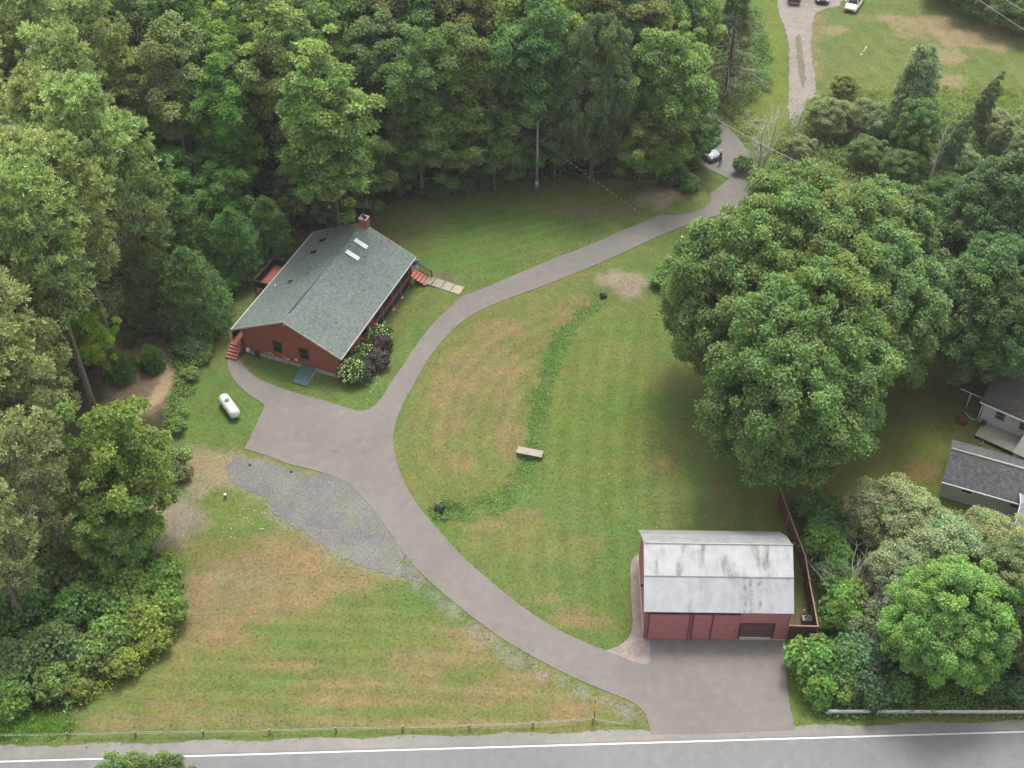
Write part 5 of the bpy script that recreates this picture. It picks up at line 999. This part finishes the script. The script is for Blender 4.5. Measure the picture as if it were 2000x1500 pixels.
def cable(name, a, b, sag, r, mat, lab, dash=None):
    a = Vector(a); b = Vector(b); n = 24; pts = [a.lerp(b, i/n)-Vector((0, 0, 4*sag*(i/n)*(1-i/n))) for i in range(n+1)]
    m = MB(); m.tube(pts, r, 5); o = empty(name, a, label=lab, cat='cable'); m.v = [tuple(Vector(v)-a) for v in m.v]; m.build('line', mat, o)
    if dash:
        m = MB(); d = (b-a).normalized()
        for k in range(int((b-a).length/.7)):
            t = k*.7/(b-a).length; i = min(n-1, int(t*n)); c = pts[i].lerp(pts[i+1], t*n-i)-a; m.tube([c, c+d*.2], r*1.25, 4)
        m.build('marker', dash, o)
cable('service_cable', (p.x, p.y, 7.4), (q.x, q.y, 7.5), .5, .011, M_cable, 'black and white service cable slanting over the back lawn', M_white)
cable('overhead_cable', (*px2w(1290, 170, 6.5), 6.5), (*px2w(1560, 318, 6.0), 6.0), .2, .022, M_wcable, 'pale overhead cable crossing the side road')
for i, (a_, b_) in enumerate([((1895, -12), (2060, 95)), ((1950, -10), (2060, 55))]):
    cable('overhead_cable', (*px2w(*a_, 7), 7), (*px2w(*b_, 7), 7), .1, .02, M_wcable, ['lower overhead wire at the top right corner', 'upper overhead wire at the top right corner'][i])
# guardrail
GA = Vector((*px2w(1618, 1388, .75), 0)); GB = Vector((*px2w(2140, 1389, .75), 0)); o = empty('guardrail', GA, label='grey steel guardrail along the road at the lower right', cat='guardrail'); d = GB-GA
prf = [(-.04, .43), (0, .46), (.05, .50), (.05, .54), (0, .58), (0, .62), (.05, .66), (.05, .70), (0, .74), (-.04, .77)]
vs = [(x, -y_, z) for x in (0, d.length) for y_, z in prf]; vs += [(x, y+.02, z) for x, y, z in vs]; n = len(prf); m = MB()
m.add(vs, [(i, i+1, n+i+1, n+i) for i in range(n-1)]+[(2*n+i, 3*n+i, 3*n+i+1, 2*n+i+1) for i in range(n-1)]+[(0, n, 3*n, 2*n), (n-1, 3*n-1, 4*n-1, 2*n-1)])
an = math.atan2(d.y, d.x); o.rotation_euler[2] = an
m.build('rail', plain('galvanised_rail', (.42, .41, .40), .5, .3, var=.15), o); MB().lathe([(.16, .42), (.16, .78)], 12, Matrix.Translation((0, .0, 0)) @ Matrix.Diagonal((1, .6, 1, 1))).build('end_piece', plain('galvanised_end', (.42, .41, .40), .5, .3), o)
for k in range(int(d.length/1.9)): MB().box(.5+k*1.9, .62+k*1.9, .03, .18, -.3, .72).build('post', plain('rail_post', (.22, .16, .12)) if k == 0 else bpy.data.materials['rail_post'], o)
# low cable barrier left of the drive
pxs = [(-128, 1446), (3, 1443), (134, 1441), (266, 1438.5), (398, 1436.5), (528, 1433.5), (657, 1430.5), (787, 1427.5), (917, 1424.5), (1041, 1419.5), (1158, 1411)]
PB = [Vector((*px2w(x, y, 0), 0)) for x, y in pxs]; o = empty('cable_barrier', PB[0], label='low weathered cable barrier on short posts along the road at lower left', cat='barrier'); M_bpost = plain('grey_post', (.24, .21, .17))
for b_ in PB: r_ = b_-PB[0]; MB().box(r_.x-.06, r_.x+.06, r_.y-.06, r_.y+.06, -.2, .66).build('post', M_bpost, o)
for h in (.60, .42):
    pts = [Vector((*(b_-PB[0]).xy, h)) for b_ in PB]+[Vector((*(Vector((*px2w(1236, 1417), 0))-PB[0]).xy, .04))]
    P2 = []
    for a_, b_ in zip(pts, pts[1:]): P2 += [a_.lerp(b_, t)-Vector((0, 0, .05*4*t*(1-t))) for t in (0, .25, .5, .75)]
    MB().tube(P2+[pts[-1]], .015, 5).build('cable', plain('cable_steel', (.34, .33, .29), .6), o)
o = empty('road_sign', G(1160, 1408), R(72), label='yellow diamond sign with a plaque on a thin post beside the cable barrier', cat='road sign'); M_yel = plain('sign_yellow', (.62, .36, .03), .5)
MB().tube([(0, 0, -.3), (0, 0, 2.75)], .035, 6).build('post', M_btrim, o); MB().prism([(0, 1.95), (.36, 2.31), (0, 2.67), (-.36, 2.31)], -.06, -.04, 'y').build('diamond_plate', M_yel, o); MB().box(-.25, .25, -.06, -.04, 1.45, 1.85).build('plaque', M_yel, o)
# ------------------------------------------------------------------ neighbours at the right
M_wlap = lap_mat('white_siding', (.50, .50, .47), .11, .88); M_grlap = lap_mat('grey_white_block', (.42, .42, .42), .2, .93); M_brn = shingle_mat('dark_brown_roof', (.045, .042, .038), (.07, .064, .058), (.10, .09, .08)); M_dk = shingle_mat('charcoal_roof', (.055, .055, .06), (.085, .085, .09), (.13, .13, .13)); M_dk2 = shingle_mat('grey_ell_roof', (.11, .11, .11), (.15, .15, .145), (.19, .19, .18))
o = empty('white_house', (41.45, 79.4, 0), R(-37), label='white sided house with a dark debris strewn roof at the right edge', cat='house')
MB().prism([(0, .0), (7.2, 0), (7.2, 2.7), (3.6, 4.2), (0, 2.7)], 0, 15).build('wall', M_wlap, o)
sp2 = lambda y0, z0, y1, z1: [(y0, z0), (y1, z1), (y1, z1-.09), (y0, z0-.09)]
MB().prism(sp2(-.4, 2.62, 3.6, 4.3), -.35, 15.3).prism(sp2(3.6, 4.3, 7.6, 2.62), -.35, 15.3).build('roof', M_brn, o); MB().box(-.36, 15.3, -.46, -.40, 2.50, 2.62).build('fascia', M_white, o)
window(o, 'x', 1.15, 2.0, 1.25, 2.15, 0, -1, plain('grey_frame', (.25, .25, .26)), .07); window(o, 'x', 3.3, 4.15, 1.25, 2.15, 0, -1, bpy.data.materials['grey_frame'], .07)
MB().lathe([(.05, .02), (.16, .02), (.16, 0)], 4, Matrix.Translation((2.65, -.01, 1.85)) @ Matrix.Rotation(R(90), 4, 'X')).build('wall_ornament', plain('tan_ornament', (.35, .30, .18)), o)
MB().box(4.4, 9, -4.0, -.02, 0, 2.35).build('ell_wall', M_wlap, o); MB().prism([(-4.3, 2.35), (-.05, 2.62), (-.05, 2.52), (-4.3, 2.25)], 4.15, 9.2).build('ell_roof', M_dk2, o)
MB().tube([(-.08, -.2, 2.5), (-.12, -.12, .25), (-.6, -.15, .12), (-1.4, .35, .08)], .045, 6).build('downspout', M_white, o)
lf = np.random.default_rng(5); n_ = 260; xx = lf.uniform(0, 12, n_); yy = -.38+np.abs(lf.normal(0, .35, n_)); V, F, T = leaf_cards(np.stack([xx, yy, 2.62+(yy+.4)*.42+.03], 1), unit(lf.normal(size=(n_, 3))*.5+[0, 0, 1]), np.full(n_, .16), .7, np.ones((n_, 3))*lf.uniform(.6, 1.3, (n_, 1)), lf)
lt = link_mesh('leaf_litter', np_mesh('leaf_litter', V, F, T), M_leaf, o); lt['kind'] = 'stuff'; lt.color = (.13, .10, .04, 1)
dk = empty('wooden_deck', (41.45, 79.4, 0), R(-37), label='weathered grey wooden deck against the white house', cat='deck'); MB().box(.45, 3.95, -2.15, -.06, .32, .40).build('deck_boards', lap_mat('grey_deck_boards', (.24, .22, .175), .14, .75, 'y'), dk); MB().box(.5, 3.9, -2.1, -.1, -.1, .31).build('skirt', M_dark, dk)
for i, (px, py, r_, c_, lab) in enumerate([(1917, 836, .28, (.05, .06, .05), 'dark plant pot on the corner of the grey deck'), (1914, 866, .26, (.42, .44, .16), 'pale yellow round planter on the ground by the grey deck'), (1931, 892, .2, (.3, .3, .27), 'small stone ring planter on the grass by the garage roof')]):
    ob = empty('planter', G(px, py, .4 if i == 0 else .0), label=lab, cat='planter'); MB().lathe([(r_*.75, 0), (r_, .25), (r_*.9, .25), (r_*.8, .12), (0, .12)], 16).build('pot', plain('pot%d' % i, c_), ob)
    pl = bpy.data.objects.new('plant', LIB['bush_fine'][0]); COL.objects.link(pl); pl.parent = ob; pl.location.z = .12; pl.scale = (r_*.9,)*3; pl.color = (.06, .12, .03, 1)
plant_px('bush_c', 1880, 817, .5, s=.45, sz=.5, col=(.12, .045, .03), name='red_bush', cat='bush', parts=('foliage', 'stem'), label='small red brown bush on the grass left of the white house')
o = empty('clothesline_post', G(1887, 796), R(-37), label='white T shaped clothesline post left of the white house', cat='clothesline post'); MB().tube([(0, 0, -.2), (0, 0, 1.75)], .05, 8).build('pole', M_white, o); MB().beam((-.95, 0, 1.78), (.95, 0, 1.78), .08, .08).build('crossbar', M_white, o)
o = empty('grey_garage', (35.75, 70.65, 0), R(-23), label='long pale garage with a charcoal shingle roof behind the willows', cat='garage')
MB().prism([(0, -.2), (4.8, -.2), (4.8, 2.05), (2.4, 3.35), (0, 2.05)], .1, 9.5).build('wall', M_grlap, o); MB().prism(sp2(-.25, 1.98, 2.4, 3.42), -.1, 9.7).prism(sp2(2.4, 3.42, 5.05, 1.98), -.1, 9.7).build('roof', M_dk, o)
MB().tube([(-.1, 2.4, 3.43), (9.7, 2.4, 3.43)], .09, 6).build('ridge_cap', plain('pale_ridge', (.36, .35, .32)), o); MB().box(-.12, 9.7, -.31, -.25, 1.86, 1.98).build('fascia', M_white, o)
window(o, 'x', 1.5, 2.5, 1.2, 1.72, 0, -1, M_white, .08, None); window(o, 'x', 5.5, 6.2, 1.25, 1.65, 0, -1, M_frame, .06, None)
o = empty('garden_shed', (40.05, 64.9, 0), R(-23), label='pale shed with a lilac grey roof cut by the right edge', cat='shed')
MB().prism([(0, -.2), (4.0, -.2), (4.0, 2.4), (2.0, 3.4), (0, 2.4)], 0, 6).build('wall', M_grlap, o); MB().prism(sp2(-.2, 2.35, 2.0, 3.48), -.22, 6.2).prism(sp2(2.0, 3.48, 4.2, 2.35), -.22, 6.2).build('roof', shingle_mat('lilac_grey_roof', (.16, .16, .19), (.22, .22, .26), (.27, .27, .31)), o)
MB().beam((-.26, -.2, 2.33), (-.26, 2.0, 3.46), .06, .12).beam((-.26, 2.0, 3.46), (-.26, 4.2, 2.33), .06, .12).box(-.22, 6.2, -.27, -.21, 2.22, 2.34).build('fascia', M_white, o)
# ------------------------------------------------------------------ vehicles
def carpaint(name, c):
    m, t, b = new_mat(name); b.inputs['Base Color'].default_value = (*c, 1); b.inputs['Roughness'].default_value = .3; b.inputs['Coat Weight'].default_value = .5; return m
M_tyre = plain('tyre_rubber', (.02, .02, .02), .9); M_lamp = plain('lamp_lens', (.5, .5, .5), .15); M_tail = plain('tail_lens', (.25, .02, .02), .2)
def loft(m, secs, smooth=True):
    """secs: (x, halfwidth at sill, halfwidth at top, z0, z1)"""
    k = 10; vs = []
    for x, w0, w1, z0, z1 in secs:
        h = z1-z0; ring = [(-w0*.9, z0), (-w0, z0+.12*h), (-w0, z0+.5*h), (-w1, z1-.12*h), (-w1*.86, z1), (w1*.86, z1), (w1, z1-.12*h), (w0, z0+.5*h), (w0, z0+.12*h), (w0*.9, z0)]
        vs += [(x, y, z) for y, z in ring]
    n = len(secs); m.add(vs, [(i*k+j, i*k+(j+1) % k, (i+1)*k+(j+1) % k, (i+1)*k+j) for i in range(n-1) for j in range(k)]+[tuple(range(k))[::-1], tuple((n-1)*k+j for j in range(k))], smooth); return m
def vehicle(name, loc, rz, paint, label, cat, kind='sedan', s=1):
    o = empty(name, loc, rz, label=label, cat=cat); o.scale = (s, s, s)
    if kind == 'sedan':
        loft(MB(), [(-2.25, .70, .62, .35, .72), (-2.15, .84, .76, .25, .93), (-1.6, .90, .80, .22, .97), (-.9, .91, .80, .22, .94), (.9, .91, .80, .22, .92), (1.5, .90, .78, .22, .86), (2.1, .84, .70, .25, .72), (2.3, .66, .56, .32, .58)]).build('body', paint, o)
        loft(MB(), [(-1.75, .72, .60, .90, .98), (-1.1, .76, .58, .9, 1.36), (-.3, .78, .60, .9, 1.42), (.3, .78, .60, .9, 1.40), (1.15, .74, .62, .88, .94)]).build('windows', M_glass, o)
        loft(MB(), [(-1.0, .54, .50, 1.34, 1.40), (-.3, .60, .55, 1.40, 1.455), (.25, .59, .54, 1.385, 1.44)]).build('roof', paint, o)
        pl = MB()
        for sy in (-1, 1): pl.beam((1.08, sy*.66, .93), (.28, sy*.58, 1.40), .05, .04); pl.beam((-1.7, sy*.63, .97), (-1.05, sy*.55, 1.37), .07, .05); pl.beam((-.3, sy*.735, .95), (-.3, sy*.60, 1.40), .04, .06)
        pl.build('pillars', paint, o); wx = 1.4
        MB().box(2.2, 2.33, -.5, .5, .38, .55).build('grille', M_black, o)
    else:
        loft(MB(), [(-2.5, .80, .78, .45, .55), (-2.45, .86, .86, .42, .62), (2.2, .86, .82, .42, .62), (2.5, .76, .7, .45, .60)]).build('chassis', paint, o)
        b_ = MB()
        for sy in (-1, 1): b_.box(-2.45, -.35, sy*.86-.05, sy*.86+.05, .62, 1.08)
        b_.box(-.45, -.35, -.8, .8, .62, 1.08); b_.build('bed', paint, o); MB().box(-2.52, -2.44, -.86, .86, .60, 1.08).build('tailgate', paint, o); MB().box(-2.40, -.46, -.8, .8, .62, .66).build('bed_floor', M_btrim, o)
        MB().box(-2.7, -2.54, -.85, .85, .42, .54).build('bumper', M_metal, o)
        loft(MB(), [(-.34, .86, .80, .6, 1.15), (1.0, .86, .8, .6, 1.1), (1.3, .86, .78, .6, 1.05), (2.35, .82, .72, .6, .95), (2.5, .74, .64, .6, .8)]).build('cab', paint, o)
        loft(MB(), [(-.3, .74, .66, 1.1, 1.5), (.9, .74, .64, 1.08, 1.5), (1.35, .72, .64, 1.04, 1.08)]).build('windows', M_glass, o); loft(MB(), [(-.3, .64, .6, 1.5, 1.55), (.85, .64, .6, 1.5, 1.55)]).build('roof', paint, o); wx = 1.6
        ld_ = MB(); ld_.box(-1.9, -1.1, -.5, .1, .66, .98).tube([(-2.2, .45, .85), (-.6, .3, .95)], .06, 6).build('load', plain('load_grey', (.25, .22, .2)), o)
    for sx in (-wx, wx):
        for sy in (-1, 1):
            Mx = Matrix.Translation((sx, sy*.80, .32)) @ Matrix.Rotation(R(90), 4, 'X'); wh = MB().lathe([(.2, -.11), (.30, -.11), (.33, -.07), (.33, .07), (.30, .11), (.2, .11)], 18, Mx).build('wheel', M_tyre, o); MB().lathe([(0, -.105), (.2, -.1), (.2, .1), (0, .105)], 12, Mx).build('rim', M_metal, wh)
    for sy in (-1, 1):
        MB().box(2.1, 2.26, sy*.62-.16, sy*.62+.16, .58, .68).build('headlight', M_lamp, o); MB().box(-2.28 if kind == 'sedan' else -2.53, -2.16 if kind == 'sedan' else -2.49, sy*.70-.1, sy*.70+.1, .68, .82).build('tail_light', M_tail, o)
        MB().box(.85, 1.0, sy*.98-.09, sy*.98+.09, .92, 1.04).build('mirror', paint, o)
def heading(a, b): a = Vector(px2w(*a)); b = Vector(px2w(*b)); return math.atan2(b.y-a.y, b.x-a.x)
x, y = px2w(1669, 4, .6); vehicle('parked_car', (x, y, 0), heading((1684, -18), (1655, 24)), carpaint('champagne_white_paint', (.58, .57, .50)), 'white sedan parked on the grass at the top of the gravel drive', 'car', s=.98)
x, y = px2w(1606, -13, .6); vehicle('parked_car', (x, y, 0), heading((1601, -60), (1607, 0)), carpaint('black_paint', (.015, .016, .02)), 'black car at the top edge between the pickup and the white sedan', 'car')
x, y = px2w(1551, -12, .6); vehicle('pickup_truck', (x, y, 0), heading((1553, 16), (1548, -60)), carpaint('dark_maroon_paint', (.075, .03, .03)), 'dark maroon pickup seen from behind on the gravel drive', 'pickup', 'pickup', .88)
x, y = px2w(1374, 290, .6); vehicle('parked_car', (x, y, .045), heading((1352, 272), (1400, 306)), carpaint('silver_paint', (.26, .30, .31)), 'silver car half hidden under leafy boughs on the side road', 'car', s=.98)
# ------------------------------------------------------------------ the person beside the silver car
def person(loc, rz, label):
    o = empty('person', loc, rz, label=label, cat='person'); J = {}
    skin = plain('skin', (.42, .26, .19), .6); dark = plain('dark_clothes', (.022, .024, .032), .9); trs = plain('dark_trousers', (.03, .03, .038), .9)
    def skinned(name, joints, edges, mat, root=0, sub=2):
        me = bpy.data.meshes.new(name); me.from_pydata([j[:3] for j in joints], edges, []); ob = link_mesh(name, me, mat, o)
        md = ob.modifiers.new('skin', 'SKIN'); md.use_smooth_shade = True
        for i, j in enumerate(joints): v = me.skin_vertices[0].data[i]; v.radius = (j[3], j[4] if len(j) > 4 else j[3]); v.use_root = (i == root)
        ob.modifiers.new('sub', 'SUBSURF').levels = sub; ob.modifiers['sub'].render_levels = sub; return ob
    body = skinned('body', [(0, 0, .95, .13, .10), (0, 0, 1.15, .125, .09), (.03, 0, 1.38, .16, .10), (.04, 0, 1.50, .055), (.05, 0, 1.60, .085, .095), (.06, 0, 1.70, .075, .085),
      (.03, .19, 1.42, .055), (.12, .26, 1.18, .043), (.34, .20, 1.08, .032), (.41, .19, 1.07, .03), (.03, -.19, 1.42, .055), (0, -.27, 1.17, .043), (.12, -.27, .94, .032), (.14, -.27, .87, .03),
      (0, .10, .90, .10), (.05, .11, .50, .062), (0, .12, .10, .042), (.14, .13, .04, .038), (0, -.10, .90, .10), (-.06, -.11, .50, .062), (-.16, -.12, .11, .042), (-.02, -.13, .04, .038)],
      [(0, 1), (1, 2), (2, 3), (3, 4), (4, 5), (2, 6), (6, 7), (7, 8), (8, 9), (2, 10), (10, 11), (11, 12), (12, 13), (0, 14), (14, 15), (15, 16), (16, 17), (0, 18), (18, 19), (19, 20), (20, 21)], skin)
    skinned('jacket', [(0, 0, .96, .145, .115), (0, 0, 1.15, .14, .105), (.03, 0, 1.38, .175, .115), (.035, 0, 1.46, .09), (.03, .19, 1.42, .07), (.12, .26, 1.18, .056), (.31, .205, 1.09, .044), (.03, -.19, 1.42, .07), (0, -.27, 1.17, .056), (.11, -.27, .96, .044)],
      [(0, 1), (1, 2), (2, 3), (2, 4), (4, 5), (5, 6), (2, 7), (7, 8), (8, 9)], dark)
    skinned('trousers', [(0, 0, .93, .14, .115), (0, .10, .88, .11), (.05, .11, .50, .076), (0, .12, .14, .06), (0, -.10, .88, .11), (-.06, -.11, .50, .076), (-.16, -.12, .15, .06)], [(0, 1), (1, 2), (2, 3), (0, 4), (4, 5), (5, 6)], trs)
    for hx, hy, hz, s in ((.43, .19, 1.07, 1), (.145, -.27, .84, -1)):
        js = [(hx, hy, hz, .028)]; es = []
        for f in range(4): a = (f-1.5)*.018; js += [(hx+.05, hy+a, hz-.005, .009), (hx+.085+.008*(1.5-abs(f-1.5)), hy+a*1.2, hz-.02, .008)]; es += [(0, 1+2*f), (1+2*f, 2+2*f)]
        js += [(hx+.02, hy+s*.04, hz, .010), (hx+.045, hy+s*.052, hz-.005, .009)]; es += [(0, 9), (9, 10)]
        skinned('hand', js, es, skin, 0, 1)
    MB().lathe([(.0, .11), (.06, .10), (.098, .05), (.102, .0)], 18, Matrix.Translation((.06, 0, 1.70))).add([(.12, -.07, 1.705), (.24, -.05, 1.69), (.24, .05, 1.69), (.12, .07, 1.705), (.12, -.07, 1.695), (.24, -.05, 1.68), (.24, .05, 1.68), (.12, .07, 1.695)], [(0, 1, 2, 3), (7, 6, 5, 4), (0, 4, 5, 1), (1, 5, 6, 2), (2, 6, 7, 3)]).build('cap', M_white, o)
    for s in (-1, 1): MB().lathe([(0, .06), (.04, .05), (.05, 0)], 10, Matrix.Translation((.06 if s > 0 else -.09, s*.125, .0)) @ Matrix.Diagonal((2.4, 1, 1.2, 1))).build('shoe', M_black, o)
    return o
x, y = px2w(1406, 320, .05); person((x, y, .045), R(160), 'person in dark clothes and a white cap standing beside the silver car')
o = empty('garden_swing', G(1682, 108), R(30), label='tilted white post standing alone on the far field', cat='post'); MB().tube([(0, 0, -.1), (.75, .1, .95)], .06, 8).build('post', M_white, o); MB().box(-.2, .2, -.12, .12, -.05, .12).build('base', M_conc, o); o.name = 'leaning_post'

# ------------------------------------------------------------------ thin milky haze, added to lift the dark gaps in the far woods
m = bpy.data.materials.new('shadow_lift_haze'); m.use_nodes = True; t = m.node_tree; t.nodes.remove(t.nodes['Principled BSDF'])
pv = t.nodes.new('ShaderNodeVolumePrincipled'); pv.inputs['Color'].default_value = (.93, .95, .97, 1); pv.inputs['Density'].default_value = .0002; pv.inputs['Anisotropy'].default_value = .2
t.links.new(pv.outputs[0], t.nodes['Material Output'].inputs['Volume'])
hz = MB().box(-1600, 1600, -1100, 2600, -1.8, 90).build('haze', m, kind='stuff'); tag(hz, 'thin pale haze added over the whole place to lift dark gaps', 'haze')
